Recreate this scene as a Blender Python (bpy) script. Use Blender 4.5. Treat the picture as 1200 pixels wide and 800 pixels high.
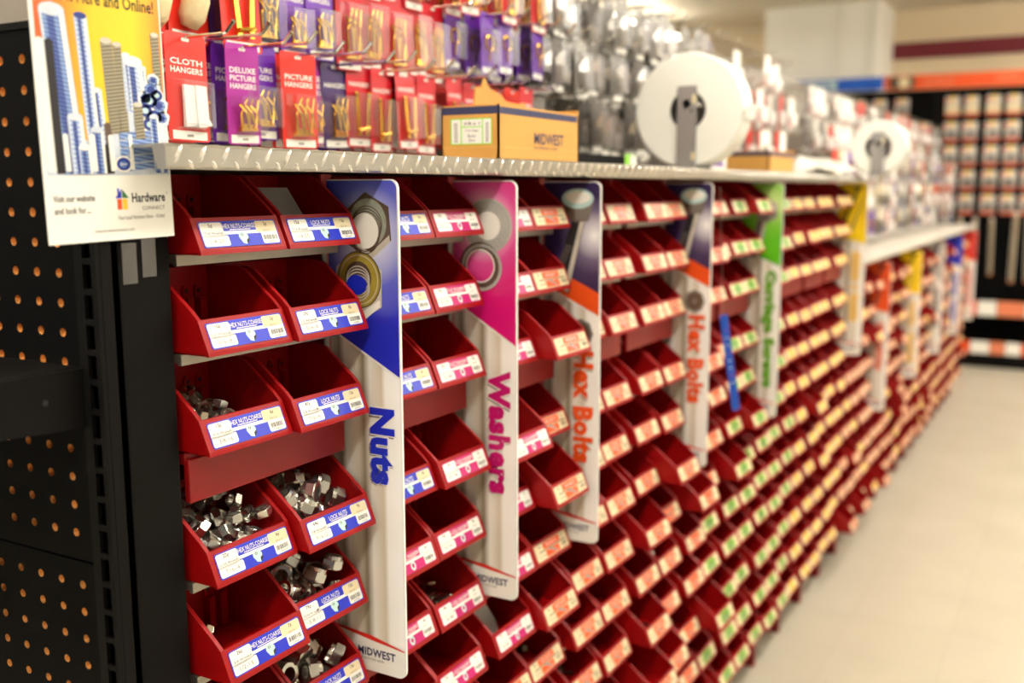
import bpy, bmesh, math, random
from mathutils import Vector, Matrix, Euler
random.seed(7)
sc = bpy.context.scene
for o in list(bpy.data.objects): bpy.data.objects.remove(o)
COL = sc.collection
H = 1.40                                    # eye height above the shop floor
R = math.radians

# ------------------------------------------------------------------ camera
cd = bpy.data.cameras.new('camera'); cam = bpy.data.objects.new('camera', cd); COL.objects.link(cam)
yaw, pit, rol = R(29.67), R(8.56), R(-0.1)
fw = Vector((-math.sin(yaw)*math.cos(pit), math.cos(yaw)*math.cos(pit), -math.sin(pit)))
rt = Vector((math.cos(yaw), math.sin(yaw), 0)); up = rt.cross(fw)
rt, up = rt*math.cos(rol)+up*math.sin(rol), up*math.cos(rol)-rt*math.sin(rol)
M = Matrix((rt, up, -fw)).transposed().to_4x4(); M.translation = (0, 0, H)
cam.matrix_world = M
cd.sensor_width = 36; cd.lens = 36*1195/1200; cd.clip_start = .02
cd.dof.use_dof = True; cd.dof.focus_distance = 1.07; cd.dof.aperture_fstop = 3.2
sc.camera = cam
# ------------------------------------------------------------------ world, exposure
w = bpy.data.worlds.new('world'); sc.world = w; w.use_nodes = True
bg = w.node_tree.nodes['Background']; bg.inputs[0].default_value = (1, .96, .9, 1); bg.inputs[1].default_value = .12
vs = sc.view_settings
vs.view_transform = 'Standard'; vs.look = 'None'; vs.gamma = 1; vs.use_curve_mapping = False; vs.exposure = 0.0
sc.cycles.transparent_max_bounces = 24
LAMP = 29.0                                 # emission of the fluorescent diffusers

# ------------------------------------------------------------------ materials
MATS = {}
def s2l(c):
    return tuple(((v/255)/12.92 if v/255 <= .04045 else (((v/255)+.055)/1.055)**2.4) for v in c)
def mat(name, rgb=(128,128,128), rough=.5, metal=0, var=.08, scale=60, bump=0, emit=0, spec=.5, coat=0):
    if name in MATS: return MATS[name]
    m = bpy.data.materials.new(name); m.use_nodes = True; MATS[name] = m
    nt = m.node_tree; p = nt.nodes['Principled BSDF']; c = s2l(rgb)
    p.inputs['Roughness'].default_value = rough; p.inputs['Metallic'].default_value = metal
    p.inputs['Specular IOR Level'].default_value = spec
    p.inputs['Coat Weight'].default_value = coat
    p.inputs['Base Color'].default_value = (*c, 1)
    if var or bump:
        tc = nt.nodes.new('ShaderNodeTexCoord'); nz = nt.nodes.new('ShaderNodeTexNoise')
        nz.inputs['Scale'].default_value = scale; nz.inputs['Detail'].default_value = 3
        nt.links.new(tc.outputs['Object'], nz.inputs['Vector'])
        if var:
            mx = nt.nodes.new('ShaderNodeMix'); mx.data_type = 'RGBA'
            mx.inputs[6].default_value = (*[v*(1-var) for v in c], 1); mx.inputs[7].default_value = (*[min(1, v*(1+var)) for v in c], 1)
            nt.links.new(nz.outputs['Fac'], mx.inputs[0]); nt.links.new(mx.outputs[2], p.inputs['Base Color'])
        if bump:
            b = nt.nodes.new('ShaderNodeBump'); b.inputs['Strength'].default_value = bump; b.inputs['Distance'].default_value = .002
            nt.links.new(nz.outputs['Fac'], b.inputs['Height']); nt.links.new(b.outputs['Normal'], p.inputs['Normal'])
    if emit:
        p.inputs['Emission Color'].default_value = (*c, 1); p.inputs['Emission Strength'].default_value = emit
    return m
def ramp_mat(name, build, rough=.35):
    """print whose colour comes from a node graph: build(nt, objcoord_separate, principled)"""
    if name in MATS: return MATS[name]
    m = bpy.data.materials.new(name); m.use_nodes = True; MATS[name] = m
    nt = m.node_tree; p = nt.nodes['Principled BSDF']; p.inputs['Roughness'].default_value = rough
    tc = nt.nodes.new('ShaderNodeTexCoord')
    build(nt, tc, p)
    return m
def mathn(nt, op, a, b=None, c=None):
    n = nt.nodes.new('ShaderNodeMath'); n.operation = op
    for i, v in enumerate((a, b, c)):
        if v is None: continue
        if hasattr(v, 'is_linked'): nt.links.new(v, n.inputs[i])
        else: n.inputs[i].default_value = v
    return n.outputs[0]
def ramp(nt, fac, stops):
    r = nt.nodes.new('ShaderNodeValToRGB'); e = r.color_ramp.elements
    while len(e) < len(stops): e.new(.5)
    for el, (pos, c) in zip(e, stops): el.position = pos; el.color = (*s2l(c), 1)
    nt.links.new(fac, r.inputs[0]); return r.outputs[0]

mat('red_plastic', (156,3,6), .42, var=.14, scale=25, bump=.03, spec=.35)
mat('red_steel', (146,6,9), .45, var=.10, scale=40, bump=.05)
mat('galvanised', (168,162,150), .42, metal=.7, var=.15, scale=30)
mat('plate_steel', (178,174,164), .32, metal=.92, var=.22, scale=18, bump=.08)
mat('tread_steel', (236,233,226), .22, metal=.9, var=.05)
mat('chrome', (215,212,208), .18, metal=1, var=.05)
mat('nut_steel', (222,219,212), .22, metal=.97, var=.15, scale=80)
mat('dark_steel', (150,143,135), .3, metal=.95, var=.2, scale=80)
mat('zinc_gold', (222,176,70), .25, metal=1, var=.15)
mat('black_steel', (11,9,8), .6, spec=.12, var=.2, scale=14, bump=.06)
mat('black_board', (5,4,4), .65, spec=.08, var=.2, scale=20, bump=.05)
mat('brown_board', (216,156,82), .7, var=.2, scale=200)
mat('white_paper', (244,242,233), .5, var=.02)
mat('cream_paper', (228,212,172), .5, var=.03)
mat('white_plastic', (242,241,236), .35, var=.03)
mat('black_ink', (28,24,26), .5, var=0)
mat('grey_ink', (120,112,104), .5, var=0)
mat('pale_ink', (200,190,170), .5, var=0)
mat('blue_print', (24,44,196), .35, var=.04)
mat('pale_blue', (190,222,220), .35, var=.1, scale=300)
mat('magenta_print', (196,16,110), .35, var=.04)
mat('orange_print', (236,84,22), .35, var=.04)
mat('green_print', (104,170,30), .35, var=.05)
mat('yellow_print', (246,196,40), .35, var=.05)
mat('peach_print', (226,130,92), .35, var=.06)
mat('lime_print', (150,220,70), .4, var=.03)
mat('red_print', (222,40,24), .4, var=.05)
mat('crimson_print', (206,18,36), .4, var=.05)
mat('purple_print', (104,34,168), .4, var=.05)
mat('dark_purple', (58,22,96), .4, var=.05)
mat('violet_print', (168,24,150), .4, var=.05)
mat('cardboard', (214,158,76), .7, var=.07, scale=25)
mat('card_edge', (232,184,104), .8, var=.1, scale=90)
mat('navy_ink', (48,50,88), .6, var=.08, scale=120)
mat('grey_plastic', (150,146,140), .4, var=.05)
mat('roll_white', (238,238,230), .45, var=.02)
mat('stand_grey', (150,148,146), .4, metal=.5, var=.06)
mat('blue_plastic', (16,74,176), .35, var=.15, scale=60)
mat('pegboard_grey', (150,142,132), .6, var=.08)
mat('beige_cloth', (226,206,160), .75, var=.15, scale=80, bump=.3)
mat('ceiling_paint', (222,212,190), .8, var=.03, scale=4)
mat('wall_beige', (232,212,176), .8, var=.03, scale=3)
mat('wall_white', (244,240,228), .8, var=.02, scale=3)
mat('wall_grey', (206,204,198), .8, var=.03, scale=3)
mat('maroon_paint', (112,18,32), .6, var=.05)
mat('sign_orange', (232,84,24), .5, var=.05)
mat('sign_blue', (22,92,200), .5, var=.05)
mat('lamp_housing', (226,224,216), .5, var=.03)
mat('lamp_diffuser', (255,251,243), .5, var=0, emit=LAMP)
mat('lamp_diffuser_dim', (255,249,238), .5, var=0, emit=9)
mat('clear_tag', (214,206,196), .3, var=0)

def clear_mat(name, fac, tint, rough=.12):
    m = bpy.data.materials.new(name); m.use_nodes = True; MATS[name] = m; nt = m.node_tree
    nt.nodes.remove(nt.nodes['Principled BSDF']); out = nt.nodes['Material Output']
    t = nt.nodes.new('ShaderNodeBsdfTransparent'); t.inputs[0].default_value = (*tint, 1)
    g = nt.nodes.new('ShaderNodeBsdfGlossy'); g.inputs['Roughness'].default_value = rough
    lw = nt.nodes.new('ShaderNodeLayerWeight'); lw.inputs[0].default_value = .35
    f = mathn(nt, 'MULTIPLY_ADD', lw.outputs['Facing'], .3, fac)
    mx = nt.nodes.new('ShaderNodeMixShader'); nt.links.new(f, mx.inputs[0])
    nt.links.new(t.outputs[0], mx.inputs[1]); nt.links.new(g.outputs[0], mx.inputs[2]); nt.links.new(mx.outputs[0], out.inputs[0])
clear_mat('clear_plastic', .045, (.97,.97,.97), .32)
clear_mat('cloudy_plastic', .16, (.9,.9,.9), .3)

def b_floor(nt, tc, p):
    n = nt.nodes.new('ShaderNodeTexNoise'); n.inputs['Scale'].default_value = 3.5; n.inputs['Detail'].default_value = 6
    nt.links.new(tc.outputs['Object'], n.inputs['Vector'])
    br = nt.nodes.new('ShaderNodeTexBrick'); br.offset = 0; br.inputs['Scale'].default_value = 1
    br.inputs['Brick Width'].default_value = .305; br.inputs['Row Height'].default_value = .305; br.inputs['Mortar Size'].default_value = .0012
    br.inputs['Color1'].default_value = (*s2l((208,200,180)), 1); br.inputs['Color2'].default_value = (*s2l((203,195,174)), 1); br.inputs['Mortar'].default_value = (*s2l((188,180,160)), 1)
    nt.links.new(tc.outputs['Object'], br.inputs['Vector'])
    mx = nt.nodes.new('ShaderNodeMix'); mx.data_type = 'RGBA'; mx.blend_type = 'MULTIPLY'; mx.inputs[0].default_value = .18
    nt.links.new(br.outputs['Color'], mx.inputs[6]); nt.links.new(n.outputs['Fac'], mx.inputs[7]); nt.links.new(mx.outputs[2], p.inputs['Base Color'])
ramp_mat('floor_tile', b_floor, .28)

# ------------------------------------------------------------------ mesh builder
def frame(o, ex, ey):
    o, ex, ey = Vector(o), Vector(ex).normalized(), Vector(ey).normalized(); n = ex.cross(ey)
    return lambda a, b, c=0.0: o + ex*a + ey*b + n*c
FX = lambda o: frame(o, (0,1,0), (0,0,1))       # faces +X: right is +Y
FY = lambda o: frame(o, (1,0,0), (0,0,1))       # faces -Y: right is +X
TXT = {}
def text_geo(s, bold=0.0, space=None):
    k = (s, bold, space)
    if k not in TXT:
        c = bpy.data.curves.new('t', 'FONT'); c.body = s; c.size = 1; c.resolution_u = 2; c.offset = bold; c.space_character = space or 1.0+(max(0, bold-.015))*3.2
        o = bpy.data.objects.new('t', c); me = bpy.data.meshes.new_from_object(o)
        v = [(p.co.x, p.co.y) for p in me.vertices]; f = [tuple(p.vertices) for p in me.polygons]
        bpy.data.objects.remove(o); bpy.data.curves.remove(c); bpy.data.meshes.remove(me)
        xs = [a for a, b in v]; ys = [b for a, b in v]
        TXT[k] = (v, f, min(xs), max(xs), min(ys), max(ys))
    return TXT[k]
class MB:
    def __init__(s): s.v, s.f, s.m, s.mats = [], [], [], []
    def mi(s, m):
        if m not in s.mats: s.mats.append(m)
        return s.mats.index(m)
    def add(s, vs, fs, m):
        b = len(s.v); i = s.mi(m); s.v += [tuple(p) for p in vs]
        for f in fs: s.f.append(tuple(b+k for k in f)); s.m.append(i)
    def box(s, lo, hi, m):
        x0,y0,z0 = lo; x1,y1,z1 = hi
        s.add([(x0,y0,z0),(x1,y0,z0),(x1,y1,z0),(x0,y1,z0),(x0,y0,z1),(x1,y0,z1),(x1,y1,z1),(x0,y1,z1)],
              [(0,3,2,1),(4,5,6,7),(0,1,5,4),(1,2,6,5),(2,3,7,6),(3,0,4,7)], m)
    def prism(s, fr, pts, c0, c1, m):           # pts ccw in the frame, extruded along its normal from c0 to c1
        n = len(pts); vs = [fr(a,b,c0) for a,b in pts]+[fr(a,b,c1) for a,b in pts]
        s.add(vs, [tuple(range(n-1,-1,-1)), tuple(range(n,2*n))]+[(i,(i+1)%n,n+(i+1)%n,n+i) for i in range(n)], m)
    def poly(s, fr, pts, c, m): s.add([fr(a,b,c) for a,b in pts], [tuple(range(len(pts)))], m)
    def rect(s, fr, a0, b0, a1, b1, c, m, r=0, n=3): s.poly(fr, rrect(a0,b0,a1,b1,r,n), c, m)
    def ring(s, fr, ca, cb, r0, r1, c, m, n=24, sy=1):
        vs = []; fs = []
        for i in range(n):
            t = 2*math.pi*i/n; vs += [fr(ca+r0*math.cos(t), cb+r0*sy*math.sin(t), c), fr(ca+r1*math.cos(t), cb+r1*sy*math.sin(t), c)]
        for i in range(n): j = (i+1)%n; fs.append((2*i,2*i+1,2*j+1,2*j))
        s.add(vs, fs, m)
    def disc(s, fr, ca, cb, r, c, m, n=24, sy=1, rot=0): s.poly(fr, [(ca+r*math.cos(rot+2*math.pi*i/n), cb+r*sy*math.sin(rot+2*math.pi*i/n)) for i in range(n)], c, m)
    def text(s, fr, st, ca, cb, w, h, c, m, bold=0.0, fit=True, space=None):
        v, f, x0, x1, y0, y1 = text_geo(st, bold, space)
        k = h/(y1-y0) if h else w/(x1-x0)
        kx = (w/(x1-x0)) if (w and fit) else k
        s.add([fr(ca+(x-(x0+x1)/2)*kx, cb+(y-(y0+y1)/2)*k, c) for x, y in v], f, m)
    def blocks(s, fr, n, ca, cb, w, h, c, m, gaps=()):
        """lettering too blurred to read: a run of letter-sized strokes"""
        st = w/n
        for i in range(n):
            if i in gaps: continue
            a = ca-w/2+st*i; hh = h*(.72, 1, .8, .9)[(i*7) % 4]
            s.rect(fr, a+st*.08, cb-h/2, a+st*.42, cb-h/2+hh, c, m); s.rect(fr, a+st*.42, cb-h*.1, a+st*.62, cb+h*.12, c, m); s.rect(fr, a+st*.60, cb-h/2, a+st*.86, cb-h/2+h*.72, c, m)
    def tube(s, pts, r, m, n=6, cap=True):
        pts = [Vector(p) for p in pts]; rings = []
        for i, p in enumerate(pts):
            d = (pts[min(i+1,len(pts)-1)]-pts[max(i-1,0)]).normalized()
            a = Vector((0,0,1)) if abs(d.z) < .9 else Vector((0,1,0)); e1 = d.cross(a).normalized(); e2 = d.cross(e1)
            rr = r[i] if isinstance(r, (list, tuple)) else r
            rings.append([p+e1*rr*math.cos(2*math.pi*k/n)+e2*rr*math.sin(2*math.pi*k/n) for k in range(n)])
        vs = [q for g in rings for q in g]; fs = []
        for i in range(len(pts)-1):
            for k in range(n): fs.append((i*n+k, (i+1)*n+k, (i+1)*n+(k+1)%n, i*n+(k+1)%n))
        if cap: fs += [tuple(range(n)), tuple((len(pts)-1)*n+k for k in range(n-1,-1,-1))]
        s.add(vs, fs, m)
    def mesh(s, name, bevel=0):
        me = bpy.data.meshes.new(name); me.from_pydata(s.v, [], s.f)
        for m in s.mats: me.materials.append(MATS[m])
        me.polygons.foreach_set('material_index', s.m); me.update()
        bm = bmesh.new(); bm.from_mesh(me)
        if bevel:
            bmesh.ops.remove_doubles(bm, verts=bm.verts, dist=1e-5)
            bmesh.ops.bevel(bm, geom=[e for e in bm.edges if len(e.link_faces) == 2 and e.calc_face_angle(0) > .5], offset=bevel, segments=1, affect='EDGES', clamp_overlap=True)
        bm.to_mesh(me); bm.free()
        return me
    def build(s, name, parent=None, bevel=0, smooth=False):
        return link(name, s.mesh(name, bevel), parent, smooth)
def rrect(a0, b0, a1, b1, r, n=3, corners=(1,1,1,1)):
    if r <= 0: return [(a0,b0),(a1,b0),(a1,b1),(a0,b1)]
    out = []
    for q, (ca, cb, t0) in enumerate(((a0+r,b0+r,180),(a1-r,b0+r,270),(a1-r,b1-r,0),(a0+r,b1-r,90))):
        if not corners[q]: out.append(((a0,a1,a1,a0)[q], (b0,b0,b1,b1)[q])); continue
        for i in range(n+1):
            t = R(t0+90*i/n); out.append((ca+r*math.cos(t), cb+r*math.sin(t)))
    return out
def link(name, me, parent=None, smooth=False):
    o = bpy.data.objects.new(name, me); COL.objects.link(o)
    if parent: o.parent = parent
    if smooth:
        for p in me.polygons: p.use_smooth = True
    return o
def thing(name, label, cat, loc=(0,0,0), group=None):
    o = bpy.data.objects.new(name, None); o.empty_display_size = .02; COL.objects.link(o); o.location = loc
    return tag(o, label, cat, group)
def tag(o, label, cat, group=None):
    o['label'] = label; o['category'] = cat
    if group: o['group'] = group
    return o
def struct(o): o['kind'] = 'structure'; return o
def stuff(o): o['kind'] = 'stuff'; return o
def copy_tree(root, kids):
    r = root.copy(); COL.objects.link(r)
    for ch, subs in kids:
        c = ch.copy(); COL.objects.link(c); c.parent = r
        for g in subs:
            d = g.copy(); COL.objects.link(d); d.parent = c
    return r
ORD = ['first','second','third','fourth','fifth','sixth','seventh','eighth','ninth','tenth','eleventh','twelfth','thirteenth','fourteenth','fifteenth','sixteenth','seventeenth','eighteenth','nineteenth','twentieth','twenty-first','twenty-second','twenty-third','twenty-fourth','twenty-fifth','twenty-sixth','twenty-seventh','twenty-eighth','twenty-ninth','thirtieth','thirty-first','thirty-second','thirty-third','thirty-fourth','thirty-fifth','thirty-sixth','thirty-seventh','thirty-eighth','thirty-ninth','fortieth']
ORD += ['forty-'+w for w in ORD[:9]] + ['fiftieth'] + ['fifty-'+w for w in ORD[:9]] + ['sixtieth'] + ['sixty-'+w for w in ORD[:9]]
Z = lambda z: H+z                            # heights below are relative to the eye

# ================================================================== the room
ROOM = dict(x0=-5.2, x1=4.2, y0=-4.0, y1=9.7, top=1.52)
def slab(name, lo, hi, m):
    b = MB(); b.box(lo, hi, m); return struct(b.build(name))
slab('floor', (-5.3,-4.1,-.1), (4.3,9.8,0), 'floor_tile')
slab('ceiling', (-5.3,-4.1,Z(1.52)), (4.3,9.8,Z(1.6)), 'ceiling_paint')
slab('wall_back', (-5.3,9.7,0), (4.3,9.8,Z(1.52)), 'wall_beige')
slab('wall_left', (-5.3,-4.1,0), (-5.2,9.7,Z(1.52)), 'wall_grey')
slab('wall_right', (4.2,-4.1,0), (4.3,9.7,Z(1.52)), 'wall_grey')
slab('trim_1', (-1.72,9.675,Z(1.105)), (4.2,9.7,Z(1.245)), 'maroon_paint')
b = MB(); b.box((-2.62,9.05,Z(-1.4)), (-1.66,9.7,Z(1.52)), 'wall_white'); b.box((-1.99,9.035,Z(.6)), (-1.97,9.05,Z(1.5)), 'wall_white'); b.box((-1.72,9.03,Z(.6)), (-1.66,9.05,Z(1.5)), 'wall_white')
struct(b.build('wall_column'))
slab('trim_2', (-5.2,9.66,Z(1.44)), (-2.62,9.7,Z(1.46)), 'ceiling_paint')

def light_fixture(x, y, length, label, glass='lamp_diffuser'):
    t = thing('ceiling_light', label, 'light', (x, y, Z(1.52)), 'fluorescent strip lights on the ceiling')
    b = MB(); fr = frame((0,-length/2,-.16), (1,0,0), (0,0,1))
    b.prism(fr, [(-.035,.05),(-.045,.0),(.045,.0),(.035,.05)], -length, 0, 'lamp_housing'); b.build('housing', t)
    b = MB(); b.prism(fr, [(-.10,-.002),(-.11,-.03),(-.08,-.06),(-.03,-.072),(.03,-.072),(.08,-.06),(.11,-.03),(.10,-.002)], -length+.03, -.03, glass); b.build('diffuser', t)
    for yy in (-length*.35, length*.35):
        b = MB(); b.tube([(0,yy,-.11),(0,yy,0)], .006, 'lamp_housing', 6); b.build('hanger_rod', t)
    return t
for i, y in enumerate((-2.6, -.8, 1.0, 2.8, 4.6, 6.4, 8.2)):
    light_fixture(.28, y, 1.25, f'fluorescent strip light over the aisle, {ORD[i]} of its row')
for i, y in enumerate((-2.6, -.6, 1.4)):
    light_fixture(-2.1, y, 1.25, f'fluorescent strip light behind the hook wall, {ORD[i]} of its row')
light_fixture(-3.5, 8.3, 1.5, 'white strip light by the back wall above hanging packages', 'lamp_diffuser_dim')
light_fixture(-4.0, 8.2, 1.5, 'white strip light next to the left wall above hanging packages', 'lamp_diffuser_dim')
for i, y in enumerate((-3.4, -1.9)): light_fixture(-1.0, y, 1.25, f'added unseen strip light over the cross aisle, {ORD[i]} of its row')  # fill fixtures added behind the camera to brighten the sign faces
for i, y in enumerate((3.6, 5.2, 6.8, 8.2)): light_fixture(2.2, y, 1.25, f'added unseen strip light brightening the back wall, {ORD[i]} of its row')  # extra row out of view, put in to light the back wall

# ================================================================== bin rack
U0, PITCH, BW = .683, .269, .1175           # first bin, pitch of a two-bin unit, bin width
XF = -.72                                   # front of the bins
ROWS = [-.062,-.158,-.256,-.388,-.487,-.588,-.688,-.788,-.886,-1.004,-1.112,-1.225]
NHI, NLO = 11, 14                           # units of the tall and of the low rack
def col_y(c): return U0+PITCH*(c//2)+.1195*(c%2)
def build_rack(name, label, u0, u1, rows, ztop):
    y0 = U0+PITCH*u0-.012; y1 = U0+PITCH*u1-.012
    t = thing(name, label, 'rack', (0, y0, 0))
    L = y1-y0
    for k in range(u1-u0+1):
        if u0 and k == 0: continue
        b = MB(); yy = k*PITCH; b.box((-1.02,yy-.009,0), (-.785,yy+.009,Z(ztop)), 'red_steel'); b.box((-.792,yy-.0098,Z(-1.25)), (-.787,yy+.0098,Z(ztop)), 'red_steel')
        b.build('upright', t)
    b = MB(); b.box((-1.03,.011,0), (-1.02,L-.011,Z(ztop)), 'red_steel'); b.build('back_panel', t)
    b = MB(); b.box((-1.02,.011,0), (-.83,L-.011,Z(-1.26)), 'black_steel'); b.build('plinth', t)
    W = .2385
    for r in rows:
        z = ROWS[r]; b = MB(); heavy = r in (2, 5, 8); nm = 'heavy_shelf' if heavy else 'shelf'
        if heavy:                           # folded red steel shelf
            h = .038 if r == 2 else .009
            b.box((-1.02,0,-.012), (-.757,W,-.0005), 'red_steel'); b.box((-.76,0,-.012-h), (-.752,W,-.006), 'red_steel')
        else:
            b.box((-1.02,0,-.009), (-.757,W,-.0005), 'galvanised'); b.box((-.76,0,-.011), (-.755,W,-.001), 'galvanised')
        me = b.mesh(nm, .001 if heavy else 0)
        for k in range(u1-u0): o = link(nm, me, t); o.location = (0, .012+k*PITCH, Z(z))
    return t
build_rack('bin_rack', 'tall red steel bin rack under the long diamond plate ledge', 0, NHI, range(12), .016)
build_rack('bin_rack', 'low red steel bin rack at the far end of the aisle', NHI, NHI+NLO, range(3, 12), -.29)

# ---- bins
PROF = [(0,0),(-.001,.004),(-.012,.0335),(-.016,.0345)]
def bin_mesh(detail=True):
    b = MB(); d = .120; t = .0024; w = BW-.001; m = 'red_plastic'
    fr = frame((0,0,0), (1,0,0), (0,0,1))   # normal is -Y
    side = [(-.004,.002),(0,.002),(-.001,.005),(-.013,.0345),(-.022,.043),(-.060,.0735),(-.070,.0765),(-d,.0765),(-d,.002)]
    side = side[1:]
    b.prism(fr, side, -t, 0, m); b.prism(fr, side, -w, -w+t, m)
    for y0, y1 in ((t, t+.0022), (w-t-.0022, w-t)):    # rolled rim on both sides
        b.prism(fr, [(-.0135,.0325),(-.013,.0345),(-.022,.043),(-.060,.0735),(-.070,.0765),(-.070,.0735),(-.061,.0705)], -y1, -y0, m)
    b.box((-d,t,.0), (-.0005,w-t,.0025), m)
    b.box((-d,t,.002), (-d+t,w-t,.0765), m)
    b.prism(fr, [(0,0),(-.001,.005),(-.013,.0345),(-.0155,.0345),(-.004,.005),(-.004,0)], -w, 0, m)
    return b.mesh('bin_body', bevel=.0007 if detail else 0)
BODY = bin_mesh(True)
def label_frame(): return frame((-.0012,0,.0064), (0,1,0), (-.012,0,.0295))
PAL = {'blue':('blue_print','white_paper','cream_paper'), 'magenta':('magenta_print','white_paper','cream_paper'), 'orange':('orange_print','cream_paper','cream_paper'),
       'green':('green_print','cream_paper','cream_paper'), 'yellow':('yellow_print','cream_paper','cream_paper'), 'peach':('peach_print','cream_paper','cream_paper')}
LAB = {}
def label_mesh(pal, title, price='', qty='', size='', wrench='', hi=True):
    k = (pal, title, price, qty, size, hi)
    if k in LAB: return LAB[k]
    b = MB(); f0 = label_frame(); f = lambda a, q, c=0.0: f0(a+.0065, q, c)
    W, h = .1035, .0262; ink, wh, cr = PAL[pal]; e = .0003
    if pal in ('blue', 'magenta'):
        b.prism(f, rrect(0,0,W,h,.002,2), 0, e, ink)
        e2 = e+.00012
        b.rect(f, .0012,.0012,.034,.0118,e2,wh,.002,2); b.rect(f, .0012,.0100,.030,h-.0012,e2,wh,.002,2)
        b.rect(f, .079,.0012,W-.0012,h-.0012,e2,wh,.002,2); b.rect(f, .074,.0135,W-.0012,h-.0012,e2+.00005,cr if pal=='blue' else wh,.002,2)
        b.rect(f, .025,.0125,.085,.0158,e2,wh)
        e3 = e2+.00012
        if title: b.text(f, title, .052, .0208, min(.043, .0034*len(title)), .0048, e3, 'white_paper', .006)
        b.rect(f, .038,.0168,.066,.0176,e3,'white_paper')
        if pal == 'blue':
            b.poly(f, [(.048,.013),(.054,.0155),(.060,.011),(.060,.005),(.056,.0015),(.051,.003),(.0475,.009)], e3, 'pale_blue')
            b.poly(f, [(.060,.008),(.060,.005),(.056,.0015),(.0565,.006)], e3+.0001, 'black_ink')
            b.ring(f, .0525,.0115,.001,.002,e3+.0001,'grey_ink',8,.7)
        else:
            b.ring(f, .054,.0075,.0026,.0052,e3,'pale_blue',14,1.15)
    elif pal == 'orange':
        b.prism(f, rrect(0,0,W,h,.002,2), 0, e, wh); e2 = e+.00012; e3 = e2+.00012
        b.rect(f, .026,.0150,.080,h-.001,e2,ink); b.rect(f, .030,.0012,.074,.0118,e2,ink)
        b.rect(f, .012,.0128,.098,.0142,e2,'black_ink')
        if title: b.text(f, title, .053, .0200, .036, .0042, e3, 'white_paper', .0)
        b.poly(f, [(.040,.012),(.046,.014),(.066,.005),(.062,.002)], e3, 'grey_plastic')
    else:
        b.prism(f, rrect(0,0,W,h,.002,2), 0, e, wh); e2 = e+.00012; e3 = e2+.00012
        b.rect(f, .026,.001,.078,h-.001,e2,ink); b.rect(f, .004,.0122,.100,.0146,e2,ink); b.rect(f, .036,.0150,.068,.0172,e2+.0001,'grey_ink')
        b.rect(f, .040,.004,.060,.0105,e3,'grey_plastic')
        if title: b.text(f, title, .052, .0205, .036, .0045, e3, wh, .02)
    if hi:
        if price: b.text(f, price, .0145,.0215,None,.0050,e3,'black_ink',.01,False)
        if wrench: b.text(f, wrench, .016,.0142,.024,.0026,e3,'black_ink',0)
        b.rect(f, .002,.0116,.032,.0119,e3,'grey_ink')
        if size: b.text(f, size, .018,.0062,.018,.0042,e3,'grey_ink',0)
        if qty: b.text(f, qty, .0885,.0212,None,.0048,e3,'black_ink',.01,False)
        b.text(f, 'EACH', .0885,.0150,.010,.002,e3,'grey_ink'); b.text(f, '0'+str(random.randint(3000,9999)), .091,.0030,.010,.002,e3,'grey_ink')
        x = .0815
        while x < .099:
            wd = random.choice((.0003,.0005,.0009)); b.rect(f, x,.0052,x+wd,.0100,e3,'black_ink'); x += wd+random.choice((.0004,.0007))
    elif pal in ('blue', 'magenta', 'orange'):
        for a0, a1 in ((.008,.022),(.083,.096)): b.rect(f, a0,.006,a1,.0085,e3,'grey_ink')
    me = b.mesh('label_card'); LAB[k] = me
    return me
def post_mesh():
    b = MB(); fr = frame((0,0,0), (0,1,0), (0,0,1)); m = 'red_plastic'
    b.box((0,-.004,.0025), (.010,.004,.040), m); b.prism(fr, [(-.0045,.040),(.0045,.040),(.0045,.050),(.002,.0535),(-.002,.0535),(-.0045,.050)], 0, .003, m)
    b.disc(fr, 0,.0475,.0024,.0031,'black_ink',10)
    return b.mesh('hanger_post')
POST = post_mesh()
def bin_style(c, r):
    """label colours as the photo shows them, by column c and row r"""
    if c < 2: return 'blue'
    if c == 2: return 'blue' if r < 4 else 'magenta'
    if c == 3: return 'magenta'
    if c == 4: return 'magenta' if r < 7 else 'orange'
    if c < 11: return 'orange'
    if c == 11: return 'orange' if r < 7 else 'green'
    if c < 16: return 'green'
    if c < 18: return 'green' if r > 5 and c == 16 else 'yellow'
    if c < 22: return 'yellow'
    return 'peach' if (c*7+r*3) % 5 else 'yellow'
NUTROW = {0:[('5¢','3¢','1/4-20','7/16 Wrench'),('10¢','5¢','5/16-18','1/2 Wrench'),('13¢','6¢','3/8-16','9/16 Wrench'),('22¢','6¢','7/16-14','11/16 Wrench'),('26¢','7¢','1/2-13','3/4 Wrench'),('31¢','9¢','9/16-12','7/8 Wrench')],
          1:[('15¢','12¢','1/4-20','7/16 Wrench'),('29¢','8¢','5/16-18','1/2 Wrench'),('47¢','12¢','7/16-14','5/8 Wrench'),('64¢','9¢','9/16-12','7/8 Wrench'),('79¢','12¢','5/8-11','15/16 Wrench'),('89¢','15¢','3/4-10','1 1/8 Wrench')]}
def title_of(c, r, st):
    if c == 0: return 'HEX NUTS-COARSE'
    if c == 1: return 'LOCK NUTS'
    if st == 'blue': return 'TEE NUTS'
    if st == 'magenta': return 'FLAT WASHERS' if r < 3 else 'LOCK WASHERS'
    if st == 'orange': return 'HEX BOLTS'
    return ''
LOOK = {'blue':'blue nut', 'magenta':'magenta washer', 'orange':'orange hex bolt', 'green':'green carriage bolt', 'yellow':'yellow', 'peach':'peach'}
SIGNU = [(1,'blue Nuts sign'),(2,'pink Washers sign'),(3,'near Hex Bolts sign'),(5,'far Hex Bolts sign'),(7,'green Carriage sign'),(11,'tall yellow sign'),(13,'orange sign'),(16,'short yellow sign'),(19,'grey sign'),(22,'low blue sign'),(25,'red sign')]
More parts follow.
